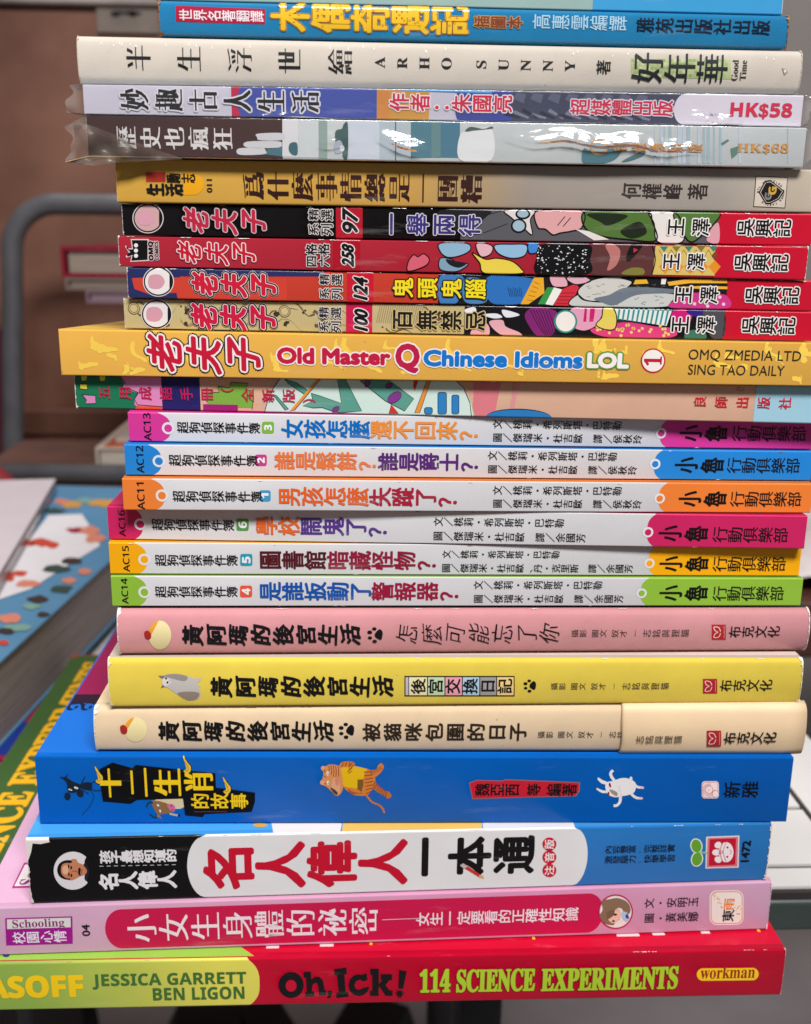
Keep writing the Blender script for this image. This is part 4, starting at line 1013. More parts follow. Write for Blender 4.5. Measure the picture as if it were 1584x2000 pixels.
# ---- tall yellow volume
RD = (190, 22, 52)
OY = (230, 176, 78)
b = Book('idiom_comic', 'thick golden yellow comic volume with english lettering on its spine', GEO['LOL'], 1080, OY, rad=3, rough=0.32, coat=0.1, board=(222, 178, 70), sag=55)
i = b.ink('brush_splashes')
rnd = random.Random(5)
for cx in [b.px_x(q) for q in (205, 245, 300, 420, 470, 560, 640, 700, 760, 900, 1010, 1180, 1230, 1300, 1430, 1500, 1560)]:
    for m in range(3):
        x, s = cx+rnd.uniform(-30, 30), rnd.uniform(6, b.H-30); P = []
        a = rnd.uniform(0, 3); L = rnd.uniform(22, 46); wdt = rnd.uniform(5, 10)
        for k in range(9): u = k/8; P.append((x+L*u*math.cos(a)+9*math.sin(u*4+a), s+L*u*math.sin(a)+5*math.cos(u*5)))
        V = []; R = []
        for k, (px_, ps_) in enumerate(P): ww = wdt*(0.35+0.65*math.sin(math.pi*(k+0.6)/9.2))*rnd.uniform(.6, 1.2); V.append((px_+ww*math.sin(a), ps_-ww*math.cos(a))); R.append((px_-ww*math.sin(a), ps_+ww*math.cos(a)))
        Q = [(xx, min(max(ss, 1), b.H-1)) for xx, ss in V+R[::-1]]
        i.polyl(Q, (238, 200, 82), 1+0.3*m)
i.done()
WO = (236, 226, 222)
i = b.ink('title_lettering')
i.text('老夫子', 5, 374, 806, 74, 198, RD, cw=0.86, w=3.0, out=[(6.0, WO), (8.5, (30, 22, 24))], shear=0.3, layer=6); i.done()
i = b.ink('english_lettering')
i.text('Old Master', 5, 877, 1308, 119, 174, (186, 24, 60), 'h', w=2.4, out=[(5.2, WO)], layer=5)
i.text('Q', 5, 1336, 1420, 106, 192, (180, 26, 66), 'h', w=3.0, out=[(6.2, WO)], layer=5)
i.text('Chinese Idioms', 'P', 829, 1136, 685, 713, (14, 112, 192), 'h', w=2.4, out=[(5.0, WO)], layer=5)
i.text('LOL', 6, 645, 812, 152, 208, WO, 'h', w=2.4, out=[(5.6, (84, 142, 56))], layer=5)
i.ell(6, 918, 182, 52, 52, (184, 24, 44), 3); i.ell(6, 918, 182, 46, 46, (232, 226, 220), 4)
i.text(serif('1'), 6, 880, 954, 164, 200, (184, 24, 44), 'rot', w=0.4, layer=5.5)
i.done()
i = b.ink('publisher_lettering')
i.text('OMQ ZMEDIA LTD', 6, 1068, 1542, 134, 176, (30, 42, 34), 'h', layer=4); i.text('SING TAO DAILY', 6, 1066, 1472, 198, 240, (30, 42, 34), 'h', layer=4)
i.done()
b.wear(True, False, 2.2, (190, 140, 80), seed=71)

# ---- four slim comics of one series
def comic(key, label, base, num, numc, lines, title, tcol, tout, tx, ty, Zt, logo, sel, box_, numb, wz, wx, wr, bar, art, logo_out, emblem_c=None, vertical=False, board=None):
    b = Book('comic_book', label, GEO[key], 960, base, rad=2.5, rough=0.3, bump=0.04, coat=0.12, group='slim comics with red publisher ends', board=board)
    art(b)
    i = b.ink('publisher_band'); b.panel(bar, None, (184, 14, 42), 3, ink=i); i.done()
    if emblem_c:                       # plain disc in place of the printed figure
        i = b.ink('round_emblem'); cx, cy, dk, fc = emblem_c
        i.ell(3, cx, cy, 69, 67, (214, 204, 204), 3); i.ell(3, cx, cy, 65, 63, dk, 4); i.ell(3, cx, cy, 59, 57, fc, 5)
        i.ell(3, cx, cy, 59, 57, (20, 17, 20), 6, a0=-34, a1=34); i.blob(3, [(cx-40, cy-24), (cx+6, cy-30), (cx+28, cy), (cx+6, cy+30), (cx-40, cy+24)], (206, 150, 164), 6.3); i.done()
    i = b.ink('series_title'); i.text('老夫子', 3, logo[0], logo[1], logo[2], logo[3], logo[4], cw=0.86, w=logo[5], out=logo_out, shear=0.3, layer=9); i.done()
    i = b.ink('series_lettering')
    for s, x0, x1, y0, y1, m in sel: i.text(s, 3, x0, x1, y0, y1, (18, 14, 16), m, cw=0.82, w=0.5, out=[(2.0, (206, 200, 196))], layer=8)
    i.done()
    i = b.ink('volume_number'); b.panel(pz(3, box_[0]), pz(3, box_[1]), numc, 3, ink=i)
    i.text(num, 3, numb[0], numb[1], numb[2], numb[3], K, 'rot', w=1.5, shear=0.16, out=[(3.4, (224, 214, 214))], layer=8); i.done()
    i = b.ink('title_lettering'); i.text(title, 'P', tx[0], tx[1], py(3, ty[0]), py(3, ty[1]), tcol, cw=0.82, w=1.2, out=tout, layer=9); i.done()
    i = b.ink('author_lettering'); i.text('王澤', 4, wz[0], wz[1], wz[2], wz[3], K, cw=0.7, w=0.7, out=[(3.0, (226, 222, 218))], layer=9); i.done()
    i = b.ink('publisher_lettering'); i.text('吳興記', 4, wr[0], wr[1], wr[2], wr[3], K, cw=0.94, w=0.8, out=[(2.8, (222, 216, 212))], layer=9); i.done()
    b.wear(True, True, 2.4, (206, 196, 190), top=16, seed=sum(map(ord, key)))
    return b
def inked(i, Z, P, c, l=3, wd=2.2, closed=True):
    i.blob(Z, P, c, l)
    k = len(P); Q = []
    for m in range(k):
        p0, p1, p2, p3 = [np.array(P[(m+j-1) % k], float) for j in range(4)]
        for q in range(6):
            u = q/6; Q.append(0.5*((2*p1)+(-p0+p2)*u+(2*p0-5*p1+4*p2-p3)*u*u+(-p0+3*p1-3*p2+p3)*u**3))
    i.line(Z, Q, wd, (12, 10, 12), l+0.6, closed=True)
def clampink(i):                       # keep printed shapes inside the spine
    H = i.b.H
    for v, t, l, c in i.items: v[:, 1] = np.clip(v[:, 1], 0.2, H-0.2); v[:, 0] = np.clip(v[:, 0], 0.5, i.b.len-0.5)
    return i

def art100(b):
    i = b.ink('printed_collage'); rnd = random.Random(9); BR = (96, 78, 54)
    for k in range(26):
        x = b.px_x(rnd.uniform(250, 900)); s = rnd.uniform(4, b.H-4); a = rnd.uniform(-.6, .6); L = rnd.uniform(14, 60); q = []
        for m in range(7): u = m/6; q.append((x+L*u, s+L*u*a+6*math.sin(u*6+k)))
        wv = rnd.uniform(1.0, 4.5)
        i.polyl(q+[(xx, ss+wv*(1+math.sin(j*1.7+k)*.5)) for j, (xx, ss) in enumerate(q[::-1])], BR if k % 3 else (150, 130, 88), 1+0.02*k)
    for k in range(34):
        x = b.px_x(rnd.uniform(250, 900)); s = rnd.uniform(3, b.H-3); r = rnd.uniform(2, 8)
        i.polyl([(x+r*rnd.uniform(.5, 1.2)*math.cos(a), s+r*rnd.uniform(.5, 1.2)*math.sin(a)) for a in np.linspace(0, 6.28, 9)[:-1]], BR if k % 2 else (60, 48, 36), 1.6+0.01*k)
    for cx in (262, 556):
        x = b.px_x(cx); s = b.H*0.68
        for r, c, l in ((12, BR, 2.0), (10.4, (196, 178, 128), 2.2), (8.6, BR, 2.4), (7.4, (196, 178, 128), 2.6)): i.polyl([(x+r*math.cos(a), s+r*math.sin(a)) for a in np.linspace(0, 6.28, 26)[:-1]], c, l)
    for m in range(22):
        x = b.px_x(735+m*4.2); i.polyl([(x, b.H*.35), (x+1.6, b.H*.35), (x+9, b.H*.97), (x+7.4, b.H*.97)], (150, 126, 92), 1.4)
    b.panel(907, 1415, (16, 13, 18), 2, ink=i)
    T = 's6'
    for P, c in (([(130, 560), (180, 545), (190, 570), (150, 585)], (222, 222, 226)), ([(230, 585), (300, 580), (330, 600), (280, 605)], (214, 218, 224)), ([(330, 560), (400, 575), (420, 590), (350, 600)], (214, 218, 224)),
                 ([(160, 690), (215, 620), (260, 650), (250, 705)], (214, 160, 170)), ([(260, 625), (330, 615), (350, 650), (420, 680), (430, 702), (320, 690)], (214, 160, 170)),
                 ([(470, 560), (520, 545), (600, 560), (625, 590), (600, 690), (520, 700), (470, 640), (450, 590)], (120, 34, 104))): i.blob(T, P, c, 3)
    for k in range(7): i.line(T, [(480+16*k, 560), (520+14*k, 640), (560+9*k, 695)], 1.4, (64, 18, 60), 4, smooth=True)
    i.blob(T, [(700, 555), (860, 550), (850, 610), (820, 650), (760, 670), (700, 640)], (214, 150, 176), 3.2)
    i.ell(T, 668, 622, 62, 62, (44, 134, 124), 4); i.ell(T, 668, 622, 52, 53, (224, 220, 214), 5)
    i.poly(T, [(770, 552), (782, 552), (778, 622), (762, 622)], (190, 30, 96), 5); i.poly(T, [(800, 552), (826, 552), (816, 622), (794, 622)], (190, 30, 96), 5)
    inked(i, T, [(870, 552), (920, 552), (940, 600), (930, 660), (880, 665), (830, 640), (860, 600)], (216, 196, 82), 5)
    i.poly(T, [(930, 556), (1234, 566), (1206, 646), (940, 606)], (222, 222, 218), 4)
    for k in range(11): i.poly(T, [(950+26*k, 556), (961+26*k, 556), (952+25*k, 612+3*k), (942+25*k, 612+3*k)], (44, 140, 140), 5)
    i.blob(T, [(800, 668), (900, 640), (1000, 626), (1150, 650), (1245, 660), (1230, 706), (900, 705)], (206, 60, 120), 4.5)
    for k in range(30):
        x, y = 830+rnd.uniform(0, 390), 0; y = 660+rnd.uniform(-22, 40); i.ell(T, x, y, 8, 8, (226, 190, 110), 5.5)
    i.blob(T, [(1236, 570), (1340, 570), (1320, 640), (1250, 650)], (196, 24, 110), 3.4); i.blob(T, [(1310, 566), (1400, 566), (1370, 600)], (44, 30, 120), 3.8); i.ell(T, 1360, 700, 60, 34, (58, 110, 92), 4); i.blob(T, [(1400, 560), (1512, 560), (1512, 700), (1440, 700)], (72, 72, 76), 3)
    clampink(i).done()
SEL = lambda x0, x1, x2, x3, a, b_, c, d: [('精', x0, x1, a, b_, 'col'), ('選', x2, x3, a+2, b_+2, 'col'), ('系', x0, x1, c, d, 'col'), ('列', x2, x3, c+2, d+2, 'col')]
comic('c100', 'slim comic with a khaki collage spine and a crimson box numbered 100', (194, 178, 128), '100', (192, 18, 72), None, '百無禁忌', (22, 18, 16), [(3.0, (196, 176, 122))], (766, 948), (712, 797), 3,
      (394, 762, 692, 788, (190, 22, 60), 3.0), SEL(957, 1000, 1010, 1056, 700, 747, 760, 810), (1077, 1193), (1115, 1172, 712, 798), (992, 1180, 706, 776), None, (1290, 1516, 708, 780), 1413, art100, [(3.6, (226, 216, 212)), (6.4, (16, 12, 14)), (7.2, (206, 194, 180))], (240, 732, (18, 16, 18), (222, 216, 216)))
def art124(b):
    i = b.ink('printed_collage'); NV = (36, 44, 92)
    b.panel(None, 352, NV, 1, ink=i); i.polyl([(0, b.H*.72), (b.px_x(640), b.H*.84), (b.px_x(632), b.H), (0, b.H)], NV, 1.3)
    i.polyl([(b.px_x(258), b.H*.66), (b.px_x(300), b.H*.7), (b.px_x(560), b.H*.76), (b.px_x(560), 0), (b.px_x(346), 0), (b.px_x(344), b.H*.2), (b.px_x(290), b.H*.14), (b.px_x(262), b.H*.3)], (196, 62, 46), 1.6)
    b.panel(856, 1419, (22, 22, 26), 1, ink=i); T = 's6'
    i.blob(T, [(0, 380), (110, 378), (120, 420), (90, 520), (0, 525)], (60, 116, 176), 2)
    i.blob(T, [(255, 384), (360, 378), (470, 390), (500, 410), (470, 500), (420, 528), (280, 526), (240, 450)], (42, 106, 176), 2.3)
    i.blob(T, [(130, 395), (240, 400), (255, 440), (240, 520), (130, 515)], (70, 124, 170), 2.2)
    for k in range(8): i.line(T, [(360+10*k, 440+4*(k % 3)), (372+9*k, 490)], 0.9, (14, 18, 30), 3)
    i.poly(T, [(500, 388), (550, 388), (555, 470), (470, 530), (428, 530)], (220, 160, 40), 2.6)
    for k in range(5): i.line(T, [(500-10*k, 410+24*k), (530-8*k, 424+22*k)], 1.1, (150, 96, 20), 3.2)
    i.poly(T, [(570, 440), (606, 440), (560, 530), (520, 530)], (52, 140, 66), 2.8); i.poly(T, [(606, 440), (650, 452), (600, 536), (560, 530)], (224, 222, 214), 3)
    inked(i, T, [(585, 378), (660, 380), (680, 430), (640, 440), (596, 430)], (214, 160, 172), 3.4); inked(i, T, [(670, 388), (770, 385), (800, 408), (720, 425)], (210, 164, 176), 3.5)
    i.poly(T, [(650, 450), (720, 420), (740, 440), (690, 540), (604, 536)], (196, 44, 58), 3.2)
    for k in range(4): i.line(T, [(640-8*k, 470+18*k), (715-10*k, 470+19*k)], 1.1, (130, 20, 34), 4)
    inked(i, T, [(735, 455), (800, 405), (900, 385), (1000, 400), (1020, 420), (960, 470), (940, 500), (860, 515), (760, 505)], (196, 194, 186), 3.6)
    inked(i, T, [(700, 540), (730, 480), (780, 510), (900, 515), (1000, 470), (1250, 475), (1230, 520), (1200, 545), (1000, 548)], (190, 192, 188), 3.3)
    i.blob(T, [(820, 500), (900, 480), (1000, 440), (1240, 450), (1250, 470), (1050, 480), (930, 535), (860, 520)], (104, 114, 124), 4.3)
    rnd = random.Random(4)
    for k in range(30):
        x, y = rnd.uniform(760, 1180), rnd.uniform(415, 535); i.line(T, [(x, y), (x+rnd.uniform(6, 16), y+rnd.uniform(-10, 10)), (x+rnd.uniform(16, 24), y+rnd.uniform(-6, 6))], 0.8, (110, 112, 112), 4.7)
    i.poly(T, [(1040, 400), (1100, 398), (1110, 420), (1030, 424)], (222, 170, 44), 3); i.poly(T, [(1180, 388), (1206, 388), (1200, 424), (1176, 424)], (224, 222, 216), 4)
    i.poly(T, [(1210, 412), (1330, 395), (1530, 398), (1530, 418), (1330, 418), (1220, 432)], (226, 170, 52), 3); i.poly(T, [(1240, 440), (1400, 432), (1530, 436), (1530, 450), (1380, 448)], (222, 168, 54), 3.2)
    i.blob(T, [(1230, 548), (1262, 500), (1340, 470), (1450, 474), (1528, 486), (1528, 552)], (196, 52, 126), 4.4)
    for x, y in ((1300, 520), (1355, 528), (1420, 500), (1425, 540), (1490, 492), (1510, 530)): i.ell(T, x, y, 9, 9, (226, 190, 206), 5)
    clampink(i).done()
comic('c124', 'slim comic with a navy and vermilion spine and a red box numbered 124', (196, 62, 46), '124', (190, 20, 44), None, '鬼頭鬼腦', (230, 208, 28), [(3.4, (14, 14, 16))], (768, 948), (572, 656), 3,
      (398, 764, 553, 640, (194, 24, 52), 3.0), SEL(960, 1003, 1012, 1060, 554, 601, 615, 664), (1082, 1198), (1112, 1170, 570, 660), (1006, 1192, 580, 650), None, (1304, 1532, 581, 652), 1419, art124, [(3.6, (226, 216, 212)), (6.4, (16, 12, 14)), (7.2, (214, 200, 196))], (248, 588, (16, 14, 18), (226, 220, 218)))
def art258(b):
    i = b.ink('printed_collage'); T = 's6'
    inked(i, T, [(0, 205), (140, 205), (160, 240), (110, 270), (40, 280), (0, 250)], (134, 170, 194), 2); inked(i, T, [(0, 285), (60, 290), (90, 310), (150, 315), (90, 355), (0, 345)], (120, 150, 170), 2.2)
    i.blob(T, [(30, 290), (80, 300), (140, 312), (100, 335), (50, 320)], (22, 24, 30), 3)
    inked(i, T, [(190, 210), (240, 205), (280, 225), (265, 265), (215, 275)], (214, 168, 176), 3); inked(i, T, [(290, 215), (380, 210), (460, 215), (450, 270), (380, 285), (310, 260)], (136, 176, 204), 2.6); inked(i, T, [(470, 205), (525, 210), (520, 250), (475, 258)], (60, 126, 196), 2.4)
    inked(i, T, [(170, 255), (240, 290), (300, 285), (380, 300), (430, 340), (430, 366), (240, 366), (210, 310)], (220, 196, 70), 2.8)
    i.blob(T, [(520, 230), (560, 208), (790, 210), (800, 290), (790, 368), (540, 372), (500, 340), (510, 290)], (12, 11, 13), 3.4)
    rnd = random.Random(2)
    for k in range(85):
        x, y = rnd.uniform(515, 785), rnd.uniform(216, 366); r = rnd.uniform(2, 7); i.ell(T, x, y, r, r*.5, (216, 216, 220), 4, n=8, rot=rnd.uniform(-60, 60))
    i.blob(T, [(786, 222), (850, 214), (1140, 214), (1150, 290), (1130, 372), (820, 372), (780, 300)], (88, 48, 48), 3.2)
    i.blob(T, [(880, 216), (930, 214), (960, 250), (940, 320), (890, 350), (905, 280)], (176, 110, 104), 3.8); i.blob(T, [(1020, 214), (1080, 214), (1010, 300), (990, 280)], (20, 14, 16), 3.6)
    i.poly(T, [(1030, 230), (1055, 240), (1030, 256)], (196, 44, 52), 4); i.blob(T, [(970, 360), (1020, 336), (1080, 340), (1080, 372), (980, 372)], (120, 116, 52), 4)
    for wdt in (0,): i.line(T, [(1128, 214), (1146, 290), (1128, 372)], 2.2, (14, 12, 14), 4.4, smooth=True)
    i.poly(T, [(1148, 218), (1466, 224), (1462, 378), (1132, 372)], (204, 178, 96), 3.6)
    for k in range(5):
        x = 1165+66*k
        i.poly(T, [(x, 330), (x+34, 296), (x+66, 330), (x+34, 370)], (216, 134, 36), 4); i.poly(T, [(x+4, 222), (x+50, 222), (x+28, 252)], (38, 128, 110) if k % 2 == 0 else (120, 110, 52), 4); i.poly(T, [(x+34, 250), (x+52, 272), (x+34, 296), (x+16, 272)], (126, 62, 40), 4.2)
        i.line(T, [(x, 240), (x+34, 296), (x+66, 240)], 0.8, (40, 30, 22), 4.5)
    inked(i, 3, [(1352, 500), (1375, 470), (1395, 478), (1420, 465), (1445, 490), (1425, 520), (1352, 542)], (202, 90, 106), 3.2)
    clampink(i).done()
    i = b.ink('publisher_logo')
    Pk = [(108, 432), (118, 446), (136, 446), (130, 405), (200, 405), (200, 492), (128, 496), (134, 470), (112, 478), (108, 470), (124, 458), (106, 440)]
    i.poly(3, [(x+(-5 if x < 150 else 5), y+(-5 if y < 452 else 5)) for x, y in Pk], (214, 196, 196), 3); i.poly(3, Pk, (14, 12, 14), 4)
    for y in (428, 451, 474): i.ell(3, 149, y, 9, 9, (226, 220, 220), 5)
    i.text(sansbold('OMQ'), 3, 205, 228, 411, 494, K, 'rot', w=0.6, layer=5, out=[(2, (212, 190, 190))]); i.text(sansbold('COMICS'), 3, 233, 248, 411, 491, K, 'rot', w=0.3, layer=5, out=[(1.6, (212, 190, 190))])
    i.done()
comic('c258', 'slim crimson comic with a heart on its spine and a dark red box numbered 258', (170, 38, 54), '258', (160, 12, 32), None, '　　　　', K, (), (766, 948), (430, 520), 3,
      (334, 674, 416, 500, (186, 22, 44), 1.4), [('四格', 900, 948, 420, 520, 'rot'), ('六格', 954, 1003, 420, 520, 'rot')], (1022, 1140), (1060, 1110, 426, 514), (957, 1136, 440, 510), None, (1258, 1487, 443, 514), 1396, art258, [(3.0, (224, 208, 208))], None, board=(150, 20, 44))
def art97(b):
    i = b.ink('printed_collage'); T = 's6'
    b.panel(900, 1402, (84, 84, 88), 1, ink=i)
    i.blob(T, [(60, 120), (120, 150), (250, 60), (250, 30), (0, 30), (0, 100)], (28, 28, 32), 2)
    i.line(T, [(60, 180), (230, 60), (330, 30)], 1.0, (30, 30, 34), 3); i.line(T, [(230, 150), (360, 100)], 1.0, (30, 30, 34), 3)
    inked(i, T, [(345, 30), (500, 30), (480, 80), (490, 160), (440, 120), (380, 70)], (210, 200, 196), 2.6); i.ell(T, 418, 112, 42, 38, (14, 12, 14), 3.4); i.ell(T, 418, 112, 32, 29, (150, 176, 188), 4); i.ell(T, 440, 50, 40, 28, (14, 12, 14), 3.4); i.ell(T, 440, 48, 30, 20, (150, 172, 184), 4)
    inked(i, T, [(505, 40), (600, 28), (760, 34), (755, 120), (700, 140), (640, 150), (600, 160), (560, 130), (520, 120)], (206, 152, 152), 2.8, 2.6)
    i.line(T, [(625, 110), (665, 62)], 1.6, K, 4); i.line(T, [(655, 115), (695, 68)], 1.6, K, 4)
    inked(i, T, [(765, 40), (900, 34), (1100, 38), (1130, 90), (1150, 190), (1000, 185), (850, 165), (770, 120)], (76, 108, 48), 3, 3)
    i.blob(T, [(780, 50), (900, 45), (1000, 60), (900, 110), (850, 90)], (28, 38, 22), 3.8); i.blob(T, [(960, 140), (1060, 90), (1100, 150), (1020, 180)], (28, 36, 22), 3.8)
    i.poly(T, [(720, 130), (790, 140), (900, 185), (820, 190)], (214, 208, 202), 4.2)
    inked(i, T, [(1115, 38), (1240, 38), (1290, 100), (1290, 198), (1160, 198), (1140, 100)], (216, 210, 204), 3.2, 2.6)
    inked(i, T, [(1250, 40), (1480, 40), (1460, 100), (1400, 160), (1340, 198), (1300, 160)], (78, 112, 52), 3.5, 2.6)
    i.blob(T, [(1420, 190), (1450, 120), (1484, 100), (1484, 200)], (206, 150, 160), 4.2)
    clampink(i).done()
comic('c97', 'slim black comic with a green and grey drawing and a red box numbered 97', (17, 15, 17), '97', (168, 18, 40), None, '一舉兩得', (52, 44, 112), [(2.6, (206, 202, 206))], (744, 938), (288, 378), 3,
      (360, 720, 268, 364, (176, 34, 60), 2.0), SEL(912, 956, 966, 1018, 268, 316, 330, 381), (1032, 1150), (1062, 1128, 272, 372), (976, 1156, 294, 366), None, (1270, 1498, 297, 368), 1402, art97, [(3.4, (196, 176, 180)), (5.0, (14, 12, 14))], (202, 308, (16, 14, 16), (196, 158, 156)))

# ---- yellow to grey paperback
b = Book('self_help_book', 'paperback whose spine fades from mustard yellow to warm grey, under the plastic wrapped books', GEO['why'], 1000, (200, 156, 66), rad=4, rough=0.4, bulge=1.5,
         stops=[(0, (206, 160, 66)), (560, (200, 156, 76)), (690, (178, 152, 112)), (800, (160, 150, 140)), (1180, (170, 162, 152)), (1398, (206, 192, 170))])
i = b.ink('series_mark')
i.poly(3, [(193, 104), (278, 104), (278, 148), (193, 148)], (172, 48, 34), 2)
P = [(358, 205), (358, 150), (358, 112), (400, 110)]+[(400+48*math.sin(a), 158-48*math.cos(a)) for a in np.linspace(0, math.pi, 14)]
i.poly(3, P, (222, 156, 18), 2)
i.text('生活', 3, 197, 356, 155, 205, (16, 14, 12), cw=0.94, w=1.6, layer=5); i.text('勵志', 3, 284, 411, 110, 150, (20, 18, 14), cw=0.92, w=0.5, layer=5); i.text('011', 3, 462, 486, 136, 193, (24, 20, 14), 'rot', w=0.2, layer=5)
i.done()
i = b.ink('title_lettering'); i.text('爲什麼事情總是一團糟', 'P', 474, 942, py(3, 105), py(3, 220), (48, 18, 14), cw=0.9, w=0.2, ming=0.05, thin=-0.014, layer=4); i.done()
i = b.ink('author_lettering'); i.text('何權峰', 4, 786, 1042, 146, 208, (46, 38, 36), cw=0.93, w=0.4, layer=4); i.text('著', 4, 1065, 1148, 148, 212, (46, 38, 36), w=0.4, layer=4); i.done()
i = b.ink('publisher_logo')
i.poly(4, [(1350, 116), (1486, 122), (1475, 252), (1340, 246)], (34, 26, 24), 2); i.poly(4, [(1353, 119), (1483, 125), (1472, 249), (1343, 243)], (196, 184, 168), 3)
for g, c, l in ((0, (24, 20, 20), 4), (-7, (196, 184, 168), 5), (-10, (20, 17, 18), 6)):
    Q = [(1362, 185), (1388, 136), (1412, 133), (1438, 152), (1472, 180), (1450, 215), (1412, 234), (1392, 235)]
    i.poly(4, [(1413+(x-1413)*(1+g/55), 185+(y-185)*(1+g/55)) for x, y in Q], c, l)
i.text(sansbold('G'), 4, 1388, 1416, 186, 216, (120, 118, 116), 'rot', w=0.5, layer=8); i.text(sansbold('G'), 4, 1404, 1436, 162, 194, (190, 150, 62), 'rot', w=0.5, layer=9)
for k, ch in enumerate('GLOBAL GROUP HOLDINGS LTD'):
    if ch == ' ': continue
    a = math.radians(128-k*12.6); cx, cy = 1413+54*math.cos(a), 187+50*math.sin(a)
    v, t = glyph(sansbold(ch)); q = (v-np.array([(v[:, 0].min()+v[:, 0].max())/2, 0.35]))*5.4
    x, s = b.on_spine(*zp(4, cx, cy)); r = -a+math.pi/2*0+math.pi/2; c_, s_ = math.cos(-a+math.pi/2+math.pi), math.sin(-a+math.pi/2+math.pi)
    i.add(np.stack([x+q[:, 0]*c_-q[:, 1]*s_, s+q[:, 0]*s_+q[:, 1]*c_], 1), t, 5, (40, 32, 30))
i.done()
b.wear(True, False, 3, (214, 178, 120), seed=81)

# ---- plastic sleeves
def sleeve(b, left, right, seed, haze=0.05, droop=0.0, bumps=()):
    """clear bag round a book: pressed to the spine, crinkled and pinched at both open ends"""
    rnd = np.random.RandomState(seed); nx, ns = 260, 56
    ph = rnd.uniform(0, 6.28, 12); fr = rnd.uniform(0.006, 0.03, 12); fs = rnd.uniform(0.02, 0.12, 12); am = rnd.uniform(.3, 1.0, 12)
    xs = np.linspace(-left, b.len+right, nx); V = []; Fc = []
    for k, x in enumerate(xs):
        o = max(0, -x)/max(left, 1); r = max(0, x-b.len)/max(right, 1); e = max(o, r)
        for q in range(ns):
            u = q/(ns-1)
            if u < 0.2: s, y = -0.9, 90*(1-u/0.2)-2.2
            elif u > 0.8: s, y = b.H+0.9, 90*(u-0.8)/0.2-2.2
            else: s, y = (u-0.2)/0.6*b.H, -3.4
            wv = sum(a*math.sin(f*x+g*s+p) for a, f, g, p in zip(am, fr, fs, ph))/4
            amp = 1.3+10*e
            yy = y+wv*amp*(1 if 0.2 <= u <= 0.8 else .3)-1.0
            yy = min(yy, -3.0) if 0.2 < u < 0.8 and e == 0 else yy
            for bx0, bx1, bs, ba, tw in bumps:
                if 0.2 < u < 0.8 and bx0 < x < bx1:
                    k2 = (x-bx0)/(bx1-bx0); env = math.sin(math.pi*k2)**0.4*(0.92+0.08*math.sin(x*0.19+seed))
                    d = s/b.H-bs-tw*(k2-0.5)-0.05*math.sin(x*0.05)
                    yy -= ba*env*max(0, 1+d/0.1 if d < 0 else 1-d/0.32)
            ss = b.H/2+(s-b.H/2)*(1-0.12*e)+e*wv*6-droop*o*18
            xx = x+e*(7*math.sin(q*.16+seed)+3*math.sin(q*.41))
            f = min(max(x/b.len, 0), 1); zb = b.B0+(b.B1-b.B0)*f-b.z0; H2 = (b.T0+(b.T1-b.T0)*f)-(b.B0+(b.B1-b.B0)*f)
            V.append((xx, yy, zb+ss*H2/b.H))
    for k in range(nx-1):
        for q in range(ns-1): Fc.append((k*ns+q, k*ns+q+1, (k+1)*ns+q+1, (k+1)*ns+q))
    return obj('plastic_sleeve', np.array(V)*U, Fc, film_mat(haze, length=b.len), b.root, smooth=[True]*len(Fc))

b = Book('wrapped_book', 'plastic wrapped book with maroon end and pale teal picture spine', GEO['hist'], 1000, (196, 202, 202), rad=2.5, rough=0.35, group='plastic wrapped books')
i = b.ink('spine_picture')
b.panel(None, 552, (58, 30, 30), 1, ink=i)
TQ = (56, 104, 118)
for x0, x1, y0, y1, c in ((600, 720, 370, 660, (206, 206, 208)), (720, 880, 376, 665, (192, 198, 198)), (880, 948, 376, 672, (134, 154, 148)), (1110, 1350, 385, 680, (190, 198, 208)), (1350, 1584, 388, 690, (168, 182, 188))): i.poly('w', [(x0, y0), (x1, y0+3), (x1, y1), (x0, y1-3)], c, 2)
for P in ([(410, 480), (600, 476), (600, 528), (430, 530), (405, 508)], [(325, 542), (560, 538), (596, 560), (560, 588), (330, 586)], [(265, 594), (440, 590), (470, 610), (460, 638), (270, 642)]): i.blob('w', P, (196, 196, 200), 3)
i.poly('w', [(470, 640), (480, 600), (560, 590), (600, 545), (598, 655)], (62, 108, 120), 2.6); i.blob('w', [(655, 560), (690, 545), (716, 560), (716, 640), (680, 645), (650, 610)], (52, 96, 106), 3)
i.blob('w', [(1012, 460), (1060, 440), (1075, 405), (1106, 408), (1104, 664), (1068, 660), (1060, 560), (1012, 540)], (50, 84, 82), 3); i.blob('w', [(1000, 560), (1040, 530), (1065, 560), (1060, 620), (1010, 630)], (160, 168, 182), 3.6); i.ell('w', 1062, 594, 18, 24, (214, 214, 214), 4)
i.poly('w', [(1472, 388), (1480, 388), (1480, 690), (1472, 690)], (60, 84, 82), 3.4)
for x0, x1, c in ((960, 1120, (72, 118, 132)), (1120, 1190, (92, 128, 130)), (1190, 1340, (64, 112, 134))): i.poly('w2', [(x0, 585), (x1, 588), (x1, 862), (x0, 860)], c, 3)
i.blob('w2', [(1340, 690), (1420, 660), (1584, 640), (1584, 880), (1340, 878)], (212, 214, 214), 3.2); i.blob('w2', [(1380, 660), (1420, 625), (1520, 640), (1584, 622), (1584, 640), (1440, 655)], (70, 84, 82), 3.6)
i.blob('w3', [(0, 190), (60, 200), (270, 180), (260, 240), (180, 290), (0, 298)], (62, 110, 122), 3); i.blob('w3', [(280, 285), (360, 240), (450, 200), (440, 240), (340, 280)], (66, 104, 112), 3.4)
rnd = random.Random(8)
for k in range(16):
    x = 500+rnd.uniform(0, 1000); wdt = rnd.uniform(5, 26); i.poly('w3', [(x, 26), (x+wdt, 26), (x+wdt, 300), (x, 300)], (150, 172, 180) if k % 2 else (176, 188, 198), 2+0.03*k)
